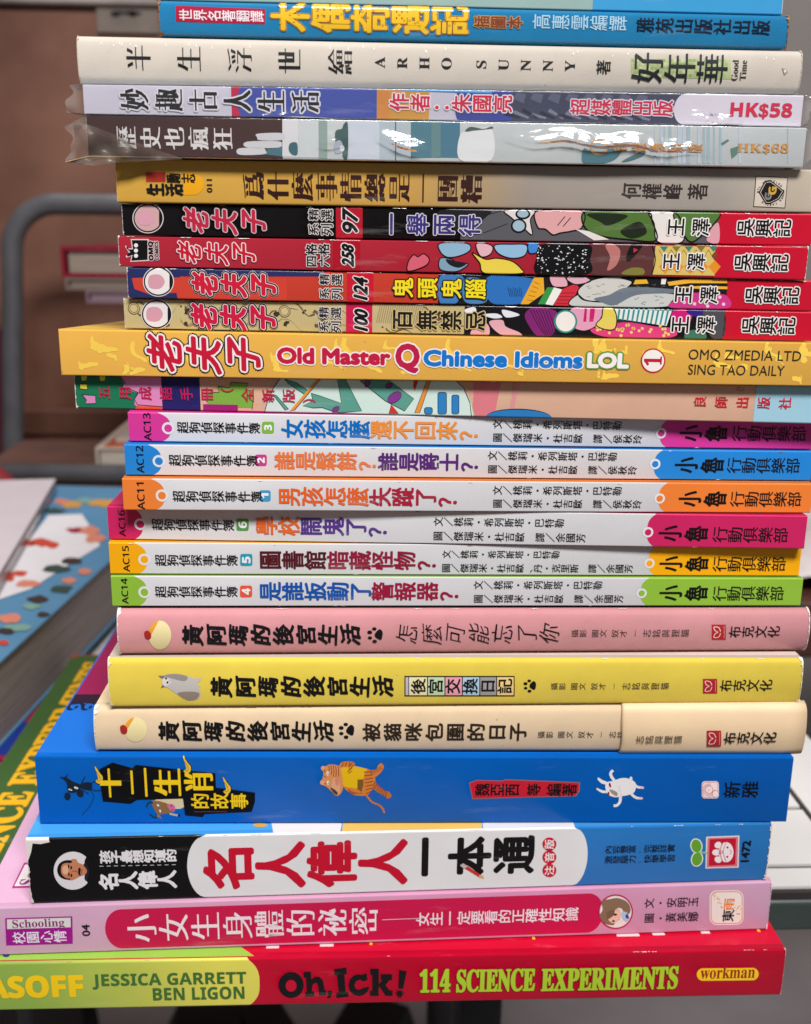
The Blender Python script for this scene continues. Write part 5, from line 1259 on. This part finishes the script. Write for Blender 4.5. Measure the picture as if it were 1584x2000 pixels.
i.poly('w3', [(1080, 190), (1140, 170), (1130, 230), (1090, 262)], (84, 120, 104), 3.6); i.poly('w3', [(1010, 150), (1060, 120), (1070, 130), (1020, 165)], (84, 116, 104), 3.6)
clampink(i).done()
i = b.ink('title_lettering'); i.text('歷史也瘋狂', 1, 250, 703, 490, 572, (210, 206, 204), cw=0.86, w=0.2, ming=0.045, thin=-0.016, layer=6); i.done()
i = b.ink('publisher_lettering'); OC = (196, 136, 60)
i.ell('w3', 112, 180, 66, 60, OC, 5); i.ell('w3', 112, 176, 54, 46, (150, 168, 170), 6); i.text('超媒體出版', 'w3', 215, 872, 146, 208, OC, cw=0.8, w=0.3, layer=6)
i.text(serif('HK$68'), 2, 1293, 1495, 566, 600, OC, 'h', layer=6); i.done()
sleeve(b, 34, 12, 3, 0.03, 0.9, bumps=((b.px_x(735), b.px_x(835), 0.42, 11.5, -0.4), (b.px_x(985), b.px_x(1400), 0.5, 11.5, -0.25), (b.px_x(620), b.px_x(690), 0.5, 8, 0.2)))

# loose crumpled corner of the bag in front of the maroon end
def px_loc(px, py, d):
    o, dd = b._ray(px, py); t = (-d-o[1])/dd[1]; return o+dd*t
top_ = [(143, 236), (180, 246), (222, 262), (272, 280), (322, 298), (352, 308)]
bot_ = [(150, 320), (184, 324), (222, 318), (264, 316), (312, 313), (356, 311)]
n1, n2 = 40, 18; V = []; Fc = []
for k in range(n1):
    u = k/(n1-1)*5; j = min(int(u), 4); f = u-j
    A = [top_[j][m]*(1-f)+top_[j+1][m]*f for m in (0, 1)]; B_ = [bot_[j][m]*(1-f)+bot_[j+1][m]*f for m in (0, 1)]
    for q in range(n2):
        g_ = q/(n2-1); x_, y_ = A[0]*(1-g_)+B_[0]*g_, A[1]*(1-g_)+B_[1]*g_
        V.append(px_loc(x_, y_, 9+3.5*math.sin(0.05*x_+0.09*y_)+1.4*math.sin(0.13*x_-0.1*y_)))
for k in range(n1-1):
    for q in range(n2-1): Fc.append((k*n2+q, k*n2+q+1, (k+1)*n2+q+1, (k+1)*n2+q))
obj('loose_film', np.array(V)*U, Fc, film_mat(0.28, (128, 112, 100), rough=0.24), b.root, smooth=[True]*len(Fc))

b = Book('wrapped_book', 'plastic wrapped book with lavender white end, blue middle and red price', GEO['anc'], 1000, (196, 192, 206), rad=2.5, rough=0.35, group='plastic wrapped books', board=(70, 140, 200))
i = b.ink('spine_picture')
b.panel(452, 478, (176, 30, 64), 1, ink=i)
b.panel(474, 736, (58, 74, 152), 2, capl=10, ink=i); b.panel(736, 838, (186, 136, 58), 2, ink=i); b.panel(738, 760, (192, 124, 60), 2.5, ink=i)
b.panel(895, 1345, (56, 60, 82), 2, ink=i); b.panel(897, 1000, (52, 62, 138), 2.5, capl=8, ink=i)
H = b.H
for k in range(16):
    x = b.px_x(985+k*17); i.polyl([(x, H*.2+(k % 3)*4), (x+30, H*.1), (x+32, H*.16), (x+4, H*.3+(k % 3)*4)], (110, 114, 134) if k % 2 else (34, 36, 52), 3)
for k in range(8):
    x = b.px_x(1000+k*34); i.polyl([(x, H*.75), (x+22, H*.6), (x+26, H*.9), (x+8, H*.95)], (84, 88, 110), 3.2)
b.panel(1338, None, (200, 194, 206), 3, capl=22, ink=i)
i.poly('P', [(345, 156), (620, 163), (960, 176), (960, 183), (850, 179), (800, 177.5), (755, 175), (695, 169), (640, 172), (560, 169), (520, 167), (345, 166)], (70, 140, 200), 4)
clampink(i).done()
i = b.ink('title_lettering'); i.text('妙趣古人生活', 1, 267, 1038, 344, 422, (20, 20, 22), cw=0.84, w=0.3, ming=0.05, thin=-0.016, out=[(3.2, (206, 204, 212))], layer=8); i.done()
i = b.ink('author_lettering'); i.text('作者：朱國亮', 'P', 761, 1000, 183, 216, (190, 24, 62), cw=0.92, w=1.0, out=[(2.8, (222, 214, 218))], layer=7); i.done()
i = b.ink('publisher_lettering'); i.text('超媒體出版', 2, 634, 1037, 392, 452, (190, 26, 66), cw=0.94, w=0.9, out=[(2.6, (206, 204, 214))], layer=7); i.text(sansbold('HK$58'), 2, 1266, 1508, 408, 458, (196, 26, 66), 'h', w=0.5, layer=7); i.done()
sleeve(b, 26, 18, 8, 0.025, bumps=((b.px_x(1340), b.px_x(1450), 0.12, 8, -0.1), (b.px_x(470), b.px_x(640), 0.02, 5, 0.0)))

# ---- cream jacketed book
CRM = (206, 197, 184)
b = Book('jacketed_novel', 'cream hardback with widely spaced black title characters, just below the blue storybook', GEO['cream'], 1000, CRM, rad=12, bulge=7, hard=True, rough=0.55, bump=0.1, inner=(40, 36, 60))
i = b.ink('title_lettering'); i.text('半生浮世繪', 1, 289, 1166, 176, 270, (18, 18, 18), cw=0.5, w=0.0, ming=0.035, thin=-0.018, layer=4); i.done()
i = b.ink('author_lettering')
i.text(serif('ARHO'), 'P', 731.5, 881, 111.5, 131.5, K, 'letters', cw=0.13*1.0+0.02, layer=4) if False else None
i.text(serif('ARHO'), 'P', 732, 882, 111, 132, K, 'letters', cw=0.46, fill=1.05, layer=4)
i.text(serif('SUNNY'), 'P', 930, 1123, 115, 136, K, 'letters', cw=0.46, fill=1.05, layer=4)
i.text('著', 2, 738, 793, 238, 292, K, w=0.5, layer=4); i.done()
i = b.ink('series_emblem')
i.poly(2, [(872, 230), (1266, 236), (1268, 312), (874, 306)], (160, 172, 122), 2)
rnd = random.Random(6)
for r in range(5):
    for k in range(26):
        x = 876+k*15+(7 if r % 2 else 0); y = 233+r*15
        if rnd.random() < .85 and x < 1250: i.poly(2, [(x, y), (x+12, y), (x+12, y+11), (x, y+11)], rnd.choice([(140, 154, 104), (152, 164, 116), (178, 182, 144), (126, 144, 92)]), 3)
i.text('好年華', 2, 877, 1255, 210, 322, (16, 22, 30), cw=0.96, w=0.5, ming=0.025, thin=-0.01, layer=6)
i.text(serif('Good'), 2, 1272, 1297, 236, 318, (40, 36, 34), 'rot', layer=4); i.text(serif('Time'), 2, 1305, 1330, 238, 316, (40, 36, 34), 'rot', layer=4)
i.poly(2, [(1468, 268), (1482, 272), (1492, 284), (1478, 298), (1474, 284)], (150, 132, 124), 4); i.poly(2, [(1476, 274), (1486, 280), (1480, 290)], (226, 220, 214), 5)
i.done()
rnd = random.Random(12); i = b.ink('scuff_marks')
for k in range(26):
    x = rnd.uniform(30, b.len-40); s = b.H-rnd.uniform(13, 20); i.polyl([(x, s), (x+1.2, s), (x+1.6, s+rnd.uniform(3, 7)), (x+.4, s+rnd.uniform(3, 6))], (232, 228, 222), 4)
i.done()
b.wear(True, True, 3, (186, 172, 154), seed=91)

# ---- blue storybook
PB = (36, 124, 172)
b = Book('storybook', 'blue hardback with golden plank lettering and a crimson label at its left end', GEO['pino'], 960, PB, rad=8, bulge=3, hard=True, rough=0.25, coat=0.3, bump=0.1)
i = b.ink('series_label'); i.poly(1, [(482, 22), (828, 35), (827, 94), (482, 84)], (168, 24, 58), 2); i.text('世界名著翻譯', 1, 495, 822, 36, 78, (226, 214, 218), cw=0.94, w=0.4, layer=4); i.done()
i = b.ink('title_lettering')
YG = (222, 178, 38)
i.text('木偶奇遇記', 't', 40, 1522, 14, 226, YG, cw=0.93, w=2.4, out=[(3.1, (120, 66, 30)), (3.8, (190, 160, 110))], layer=6)
rnd = random.Random(1)
for k in range(5):
    for m in range(7):
        x, y = 80+k*300+rnd.uniform(0, 200), 40+k*7+rnd.uniform(0, 160)
        i.ell('t', x, y, 8, 8, (150, 90, 30), 8.5, n=10); i.ell('t', x, y, 5, 5, (232, 190, 60), 8.9, n=10)
i.done()
i = b.ink('edition_lettering'); i.text('插圖本', 2, 255, 444, 63, 108, (116, 54, 30), cw=0.92, w=0.8, out=[(2.0, (176, 130, 80))], layer=6); i.done()
i = b.ink('author_lettering'); i.text('高惠雲編譯', 2, 485, 856, 56, 114, (150, 186, 206), cw=0.92, w=0.4, layer=4); i.done()
i = b.ink('publisher_lettering'); i.text('雅苑出版社出版', 2, 895, 1421, 70, 126, (10, 24, 44), cw=0.92, w=0.6, layer=4); i.done()
b.wear(True, True, 7, (140, 92, 56), seed=101)

# ---- the book on top, mostly above the frame
g = (-470.0, 176.0, 1188.0, 0.3, 2074.4, 2073.7, 2170.0, 2170.0)
b = Book('picture_book', 'pale green and blue book lying on top of the stack at the upper edge', g, 900, (158, 186, 178), rad=3, rough=0.35)
b.panel(1160, None, (52, 142, 190), 1); b.panel(1531, None, (222, 220, 214), 2, name='white_edge')

# ------------------------------------------------------------------ table, floor and wall
def at(px, py, z):
    q = ray(px, py); return (CAM+q*((z/U-CAM[2])/q[2]))*U
def atY(px, py, Y):
    q = ray(px, py); return (CAM+q*((Y/U-CAM[1])/q[1]))*U
def structure(o): o['kind'] = 'structure'; return o
def plain(name, c, rough=0.5, bump=0.2, vary=0.15, metal=0.0, scale=30, c2=None):
    m = bpy.data.materials.new(name); m.use_nodes = True
    nt = m.node_tree; b = nt.nodes['Principled BSDF']; N = nt.nodes.new; L = nt.links.new
    tc = N('ShaderNodeTexCoord'); n = N('ShaderNodeTexNoise'); n.inputs['Scale'].default_value = scale; n.inputs['Detail'].default_value = 6
    L(tc.outputs['Object'], n.inputs['Vector'])
    r = N('ShaderNodeValToRGB'); r.color_ramp.elements[0].position = 0.3; r.color_ramp.elements[1].position = 0.7
    r.color_ramp.elements[0].color = lin([v*(1-vary) for v in c]); r.color_ramp.elements[1].color = lin(c2 or [min(255, v*(1+vary*.4)) for v in c])
    L(n.outputs['Fac'], r.inputs[0]); L(r.outputs[0], b.inputs['Base Color'])
    b.inputs['Roughness'].default_value = rough; b.inputs['Metallic'].default_value = metal
    bp = N('ShaderNodeBump'); bp.inputs['Strength'].default_value = bump; bp.inputs['Distance'].default_value = 0.002
    L(n.outputs['Fac'], bp.inputs['Height']); L(bp.outputs[0], b.inputs['Normal'])
    return m
FZ = -0.70
structure(box('floor', -4, 4, -2.5, 3, FZ-0.02, FZ, plain('grey_floor', (150, 142, 144), 0.6, 0.05, 0.1, scale=6)))
structure(box('wall', -4, 4, 1.55, 1.6, FZ+0.003, 2.4, plain('grey_wall', (164, 158, 154), 0.8, 0.05, 0.06, scale=4)))

tb = empty('table', (0, 0.05, FZ), 0, 'white tiled table with dark seams and a dark green front edge', 'table')
def tpart(o): o.parent = tb; o.matrix_parent_inverse = Matrix.Translation((0, -0.05, -FZ)); return o
X0, X1, Y0, Y1 = -0.52, 0.2235, 0.0574, 0.585
tpart(box('table_edge', X0, X1, Y0, Y1, -0.0185, -0.0042, plain('dark_green_laminate', (54, 66, 62), 0.35, 0.05, 0.2), bevel=0.002))
wm = plain('white_tile', (206, 204, 202), 0.3, 0.03, 0.05, scale=12)
sm_ = plain('dark_seam', (44, 38, 36), 0.7, 0.1)
tpart(box('seam_board', X0+0.003, X1-0.003, Y0+0.001, Y1-0.003, -0.0042, -0.0012, sm_))
# tiles: a front strip, then larger tiles in staggered columns
V = []; Fc = []
def tile(x0, x1, y0, y1):
    n = len(V); v, f = box_vf(x0, x1, y0, y1, -0.0012, 0.0); V.extend(v); Fc.extend([tuple(k+n for k in q) for q in f])
g = 0.0014
tile(X0+0.004, X1-0.004, Y0+0.0035, 0.0745-g)
xs = [X0+0.004, -0.30, -0.12, 0.03, 0.1875, X1-0.004]
for k in range(len(xs)-1):
    ys = [0.0745, 0.119, 0.29, 0.46, Y1-0.004] if k % 2 else [0.0745, 0.20, 0.37, Y1-0.004]
    for a, c in zip(ys, ys[1:]): tile(xs[k]+g, xs[k+1]-g, a+g, c-g)
tpart(obj('tile_top', V, Fc, wm))
lm = plain('dark_metal', (36, 36, 38), 0.5, 0.1)
for x in (X0+0.06, X1-0.16):
    for y in (Y0+0.2, Y1-0.05):
        tpart(tube('leg', [(x, y, FZ), (x, y, -0.02)], 0.013, lm))

# dark cross-braced stool base on the floor, glimpsed under the bottom book
st = empty('stool_base', (-0.2, -0.2, FZ), 0, 'black splayed metal stool base on the grey floor under the stack', 'stool')
def spart(o): o.parent = st; o.matrix_parent_inverse = Matrix.Translation((0.2, 0.2, -FZ)); return o
blk = plain('black_metal', (16, 12, 13), 0.45, 0.05)
def flat_arm(p, q, w0, w1, h):
    p, q = Vector(p), Vector(q); d = (q-p).normalized(); s = Vector((-d.y, d.x, 0)); V = []
    for c, w_ in ((p, w0), (q, w1)):
        for a, z in ((-1, 0), (1, 0), (.7, h), (-.7, h)): V.append(c+s*w_*a+Vector((0, 0, z)))
    return V, [(0, 1, 2, 3), (7, 6, 5, 4), (0, 4, 5, 1), (1, 5, 6, 2), (2, 6, 7, 3), (3, 7, 4, 0)]
for (ax, ay, bx, by, w0, w1) in ((412, 1968, 385, 2110, 0.055, 0.05), (500, 1960, 590, 2080, 0.035, 0.035), (745, 1955, 640, 2110, 0.05, 0.05), (80, 1950, 80, 2080, 0.062, 0.07)):
    p = at(ax, ay, FZ+0.08); q = at(bx, by, FZ+0.08)
    v, f = flat_arm((p[0], p[1], FZ+0.05), (q[0], q[1], FZ+0.03), w0, w1, 0.035); spart(obj('leg', v, f, blk))
hubp = at(400, 1800, FZ+0.05)
spart(tube('hub', [(hubp[0], hubp[1], FZ), (hubp[0], hubp[1], FZ+0.12)], 0.06, blk))

# brown cabinets behind
cab = plain('brown_wood', (134, 80, 58), 0.6, 0.12, 0.25, scale=9, c2=(140, 96, 76))
tp = atY(100, 9, 0.95)
cb = empty('cabinet', (-0.5, 1.1, FZ), 0, 'tall brown wooden cabinet standing behind the left side of the stack', 'cabinet')
def cpart(o, e): o.parent = e; o.matrix_parent_inverse = Matrix.Translation(-e.location); return o
cpart(box('body', -1.3, 0.12, 0.96, 1.4, FZ, tp[2], cab, bevel=0.004), cb)
cpart(box('top_board', -1.32, 0.14, 0.945, 1.42, tp[2]+0.0005, tp[2]+0.03, plain('pale_board', (170, 160, 152), 0.6, 0.05), bevel=0.003), cb)
cpart(box('door_rail', -1.29, 0.11, 0.952, 0.9595, atY(100, 800, 0.955)[2]-0.03, atY(100, 800, 0.955)[2], plain('brown_rail', (112, 70, 52), 0.6, 0.1, 0.2, scale=12), bevel=0.002), cb)
a = atY(188, 8, 0.955); c = atY(312, 66, 0.955)
nt = box('paper_note', a[0], c[0], 0.9535, 0.9592, c[2], a[2]-0.001, plain('note_paper', (134, 122, 112), 0.8, 0.02, 0.1))
tag(nt, 'grey paper note with dark scribbles stuck to the top of the cabinet', 'paper note')
V = []; Fc = []
rnd = random.Random(14)
for k in range(9):
    x = a[0]+0.012+rnd.uniform(0, 0.032); z = a[2]-0.006-rnd.uniform(0, 0.006); n = len(V); l = rnd.uniform(.003, .012)
    V += [(x, .9531, z), (x+l, .9531, z+.001), (x+l, .9531, z-.003), (x, .9531, z-.002)]; Fc.append((n, n+1, n+2, n+3))
obj('scribble', V, Fc, plain('dark_ink', (40, 36, 34), 0.8, 0), nt)
# worn grey patch on the cabinet front
rnd = random.Random(5)
lowb = empty('side_table', (0.5, 0.6, FZ), 0, 'dark brown wooden side table standing beyond the right side of the white table', 'side table')
cr = plain('dark_wood', (84, 44, 32), 0.6, 0.1, 0.25, scale=9)
cz = atY(1575, 1195, 0.34)[2]
cpart(box('apron', 0.236, 0.75, 0.335, 0.80, -0.02, cz, cr, bevel=0.004), lowb)
cpart(box('table_top', 0.228, 0.76, 0.325, 0.81, cz+0.0005, cz+0.012, cr, bevel=0.003), lowb)
for x in (0.62, 0.73):
    for y in (0.45, 0.78): cpart(box('leg', x, x+0.03, y, y+0.03, FZ, -0.0205, cr), lowb)
# crumpled white cloth on the crate
n = 26; V = []; Fc = []
for p in range(n):
    for q in range(n):
        u, v = p/(n-1), q/(n-1); h = 0.022*math.sin(math.pi*u)*math.sin(math.pi*v)*(1+.5*math.sin(9*u+4*v))+0.006*math.sin(17*u-11*v)+0.006
        V.append((0.255+0.3*u, 0.34+0.28*v, cz+0.0135+max(0, h)))
for p in range(n-1):
    for q in range(n-1): Fc.append((p*n+q, p*n+q+1, (p+1)*n+q+1, (p+1)*n+q))
cl = obj('cloth', V, Fc, plain('white_cloth', (196, 188, 186), 0.9, 0.1, 0.1), smooth=[True]*len(Fc))
sm = cl.modifiers.new('thickness', 'SOLIDIFY'); sm.thickness = 0.0015; sm.offset = 1
tag(cl, 'crumpled white cloth on the dark side table at the right edge', 'cloth')

# folding chair with a grey tube frame behind the table
ch = empty('folding_chair', (-0.2, 0.8, FZ), 0, 'grey tubular steel folding chair behind the table', 'chair')
tm = plain('grey_steel', (104, 104, 108), 0.38, 0.03, 0.12, metal=0.35)
YC = 0.80
tl = atY(22, 470, YC); tt = atY(110, 398, YC); bl = atY(26, 890, YC)
R = tt[0]-tl[0]
pts = [(bl[0], YC, FZ), (bl[0], YC, bl[2])]
pts += [(tl[0], YC, tt[2]-R)]
pts += [(tl[0]+R*(1-math.cos(a)), YC, tt[2]-R+R*math.sin(a)) for a in np.linspace(0.15, math.pi/2, 12)]
xr_ = tl[0]+0.46
pts += [(xr_-R*(1-math.cos(a)), YC, tt[2]-R+R*math.sin(a)) for a in np.linspace(math.pi/2, 0.15, 12)]
pts += [(xr_, YC, tt[2]-R), (xr_+0.01, YC-0.03, bl[2]-0.1), (xr_+0.01, YC-0.03, FZ)]
cpart(tube('back_frame', pts, 0.0105, tm), ch)
sz = atY(120, 925, 0.60)[2]
cpart(tube('seat_bar', [(-0.36, 0.60, sz), (xr_+0.01, 0.60, sz)], 0.0085, tm), ch)
cpart(box('seat', -0.355, xr_, 0.612, 0.76, sz-0.014, sz-0.002, plain('brown_vinyl', (92, 60, 50), 0.8, 0.1), bevel=0.004), ch)
for x in (-0.34, xr_-0.01):
    cpart(tube('leg', [(x, 0.60, sz-0.009), (x, 0.585, FZ)], 0.0085, tm), ch)

# small pile on the chair seat
def flat_book(name, label, x0, x1, y0, y1, z0, z1, c, pages=(196, 184, 172), spine='left', tk=0.0022, top=None, cat='book', rot=0.0, group=None):
    """book lying flat: boards, spine board and page block"""
    cx, cy = (x0+x1)/2, (y0+y1)/2
    e = empty(name, (cx, cy, z0), rot, label, cat, group)
    m = mat(c, 0.45, 0.05); hx, hy, h = (x1-x0)/2, (y1-y0)/2, z1-z0
    V = []; Fc = []; 
    def add(*a):
        n = len(V); v, f = box_vf(*a); V.extend(v); Fc.extend([tuple(k+n for k in q) for q in f])
    add(-hx+tk, hx, -hy, hy, 0, tk); add(-hx+tk, hx, -hy, hy, h-tk, h)
    add(-hx, -hx+tk, -hy, hy, 0, h)
    obj('cover', V, Fc, m, e)
    box('page_block', -hx+tk*1.6, hx-tk*1.2, -hy+tk*1.2, hy-tk*1.2, tk, h-tk, page_mat(pages, 900), e)
    if top: box('cover_panel', -hx+tk*3, hx-tk, -hy+tk, hy-tk, h+0.0001, h+0.0005, mat(top, 0.4), e)
    return e
YP = 0.63
def pile(xl, yt, yb, name, label, c, pages, w, d, dy=0.0, **k):
    a = atY(xl, (yt+yb)/2, YP+dy); t = atY(xl, yt, YP+dy)[2]; bt = atY(xl, yb, YP+dy)[2]
    return flat_book(name, label, a[0], a[0]+w, YP+dy, YP+dy+d, bt, t, c, pages, **k)
pile(119, 481, 541, 'hardcover_book', 'red hardback lying on top of the blurred pile behind the stack', (122, 10, 36), (150, 134, 120), 0.2, 0.15, tk=0.0035)
pile(128, 542, 566, 'paperback_book', 'grey paperback under the red hardback in the blurred pile', (118, 104, 94), (130, 116, 104), 0.2, 0.15)
pile(168, 567, 592, 'paperback_book', 'dusty lavender paperback, third down in the blurred pile', (124, 98, 108), (134, 110, 116), 0.2, 0.15)
zz = atY(168, 592.5, YP)[2]; base = sz-0.002
nb = 6
hb = (zz-0.0006-atY(226, 852, YP)[2])/nb
for k in range(nb):
    z0 = atY(226, 852, YP)[2]+k*hb
    flat_book('stacked_book', 'plain book hidden in the middle of the blurred pile', -0.135+0.004*(k % 3), 0.06, YP+0.002, YP+0.15, z0+0.0002, z0+hb-0.0002, (150, 120, 100), group='hidden middle of the blurred pile')
p1 = atY(226, 853, YP); p2 = atY(226, 893, YP)
flat_book('paperback_book', 'white paperback above the orange topped one at the foot of the blurred pile', p1[0], p1[0]+0.2, YP, YP+0.14, atY(186, 874, YP-0.02)[2]+0.0008, p1[2]-0.0004, (176, 166, 154), (180, 170, 158))
p1 = atY(186, 874, YP-0.02); p3 = atY(186, 924, YP-0.02)
flat_book('box_set', 'white book with an orange top at the foot of the blurred pile', p1[0], p1[0]+0.22, YP-0.02, YP+0.12, base, p1[2], (186, 172, 158), (190, 178, 164), top=(176, 84, 52))

# red cloth bag at the left edge
n = 22; V = []; Fc = []
a = atY(-20, 900, 0.565); ztop = atY(0, 882, 0.565)[2]
for p in range(n):
    for q in range(n):
        t_, f_ = p/(n-1)*math.pi, q/n*2*math.pi
        r = 1+0.12*math.sin(3*f_+2*t_)+0.08*math.sin(5*f_-3*t_)
        V.append((a[0]-0.012+0.036*r*math.sin(t_)*math.cos(f_)*(1.0-.55*math.cos(t_)), 0.565+0.018*r*math.sin(t_)*math.sin(f_), max(0.0005, ztop*0.5+ztop*0.5*(0.85+.15*r)*math.cos(t_))))
for p in range(n-1):
    for q in range(n): Fc.append((p*n+q, p*n+(q+1) % n, (p+1)*n+(q+1) % n, (p+1)*n+q))
tag(obj('cloth_bag', V, Fc, plain('red_cloth', (140, 8, 20), 0.7, 0.3, 0.3), smooth=[True]*len(Fc)), 'red cloth bag behind the books at the left edge', 'bag')
# dark magenta folder standing at the far left
a = atY(2, 640, 0.9); c = atY(2, 905, 0.9)
fo = box('folder', a[0]-0.1, a[0]+0.002, 0.89, 0.915, FZ, a[2], plain('magenta_card', (84, 22, 44), 0.6, 0.05), bevel=0.002)
tag(fo, 'dark magenta folder standing upright at the left edge behind the chair', 'folder')

# ------------------------------------------------------------------ big books on the table at the left
e = flat_book('magenta_book', 'thin magenta book with a royal blue band lying on the table at the left', -0.36, -0.1795, 0.163, 0.305, 0.0004, 0.0060, (158, 24, 78))
box('blue_band', -0.088, 0.0895, -0.0705, -0.036, 0.0057, 0.0061, mat((24, 52, 140), 0.35), e); 
wb = flat_book('workbook', 'thick workbook with a sky blue and white cover printed with colourful figures', -0.50, -0.172, 0.10, 0.545, 0.0064, 0.0475, (84, 134, 170), (150, 140, 137), tk=0.0012, rot=-0.1)
V = []; Fc = []; fm = []
hx, hy, h = 0.164, 0.2225, 0.0411
def patch(P, k, dz=0.0):
    n = len(V); t = tessellate_polygon([[Vector((x, y, 0)) for x, y in P]])
    V.extend([(x, y, h+0.0004+dz) for x, y in P]); Fc.extend([tuple(i+n for i in q) for q in t]); fm.extend([k]*len(t))
wcols = [(222, 220, 224), (196, 70, 54), (208, 132, 110), (50, 74, 66), (150, 30, 50), (202, 150, 70), (120, 160, 150), (60, 48, 46)]
def on_wb(px, py):
    q = at(px, py, 0.0475+0.0004); d = Vector((q[0], q[1], 0))-Vector((wb.location[0], wb.location[1], 0)); c, s = math.cos(0.1), math.sin(0.1)
    return (c*d.x-s*d.y, s*d.x+c*d.y)
patch([on_wb(*p) for p in ((95, 1006), (160, 1004), (190, 1050), (195, 1066), (130, 1105), (60, 1150), (-30, 1180), (-30, 1090), (60, 1050))], 0)
rnd = random.Random(23)
def wblob(px, py, rx, ry, k, z):
    P = []
    for a in np.linspace(0, 2*math.pi, 14)[:-1]: P.append(on_wb(px+rx*rnd.uniform(.75, 1.2)*math.cos(a), py+ry*rnd.uniform(.75, 1.2)*math.sin(a)))
    patch(P, k, z)
for q in ((150, 1036, 22, 6, 4, .0001), (175, 1036, 20, 9, 2, .00012), (185, 1052, 22, 8, 2, .00014), (80, 1060, 20, 8, 1, .0001), (102, 1064, 14, 7, 1, .00012), (60, 1062, 8, 6, 1, .0001), (38, 1120, 16, 6, 1, .0001), (20, 1128, 10, 8, 1, .00012),
          (110, 1112, 26, 8, 3, .0001), (140, 1096, 22, 7, 7, .00012), (55, 1140, 24, 8, 2, .00012), (135, 1134, 14, 6, 2, .0001), (120, 1150, 22, 8, 3, .00008), (165, 1116, 14, 6, 2, .0001), (75, 1170, 20, 7, 7, .0001), (62, 1184, 18, 6, 6, .00012),
          (20, 1208, 22, 10, 2, .0001), (35, 1226, 26, 8, 6, .0001), (10, 1232, 20, 6, 7, .0001), (85, 1200, 12, 5, 7, .0001), (140, 985, 20, 8, 5, .0001), (120, 980, 14, 6, 2, .00012), (165, 978, 16, 6, 6, .0001), (200, 982, 28, 8, 5, .00008), (105, 998, 22, 6, 3, .0001), (5, 1255, 12, 5, 1, .0001)): wblob(*q)
obj('cover_picture', V, Fc, [mat(c, 0.35) for c in wcols], wb, fm)
lv = flat_book('wrapped_textbook', 'pale lavender textbook in clear wrap lying on the blue workbook', -0.47, -0.232, 0.24, 0.50, 0.0485, 0.0585, (204, 194, 200), (222, 214, 212), tk=0.0008, rot=0.14)
box('clear_wrap', -0.1196, 0.1196, -0.1306, 0.1306, -0.0002, 0.0091, film_mat(0.08), lv, bevel=0.002)
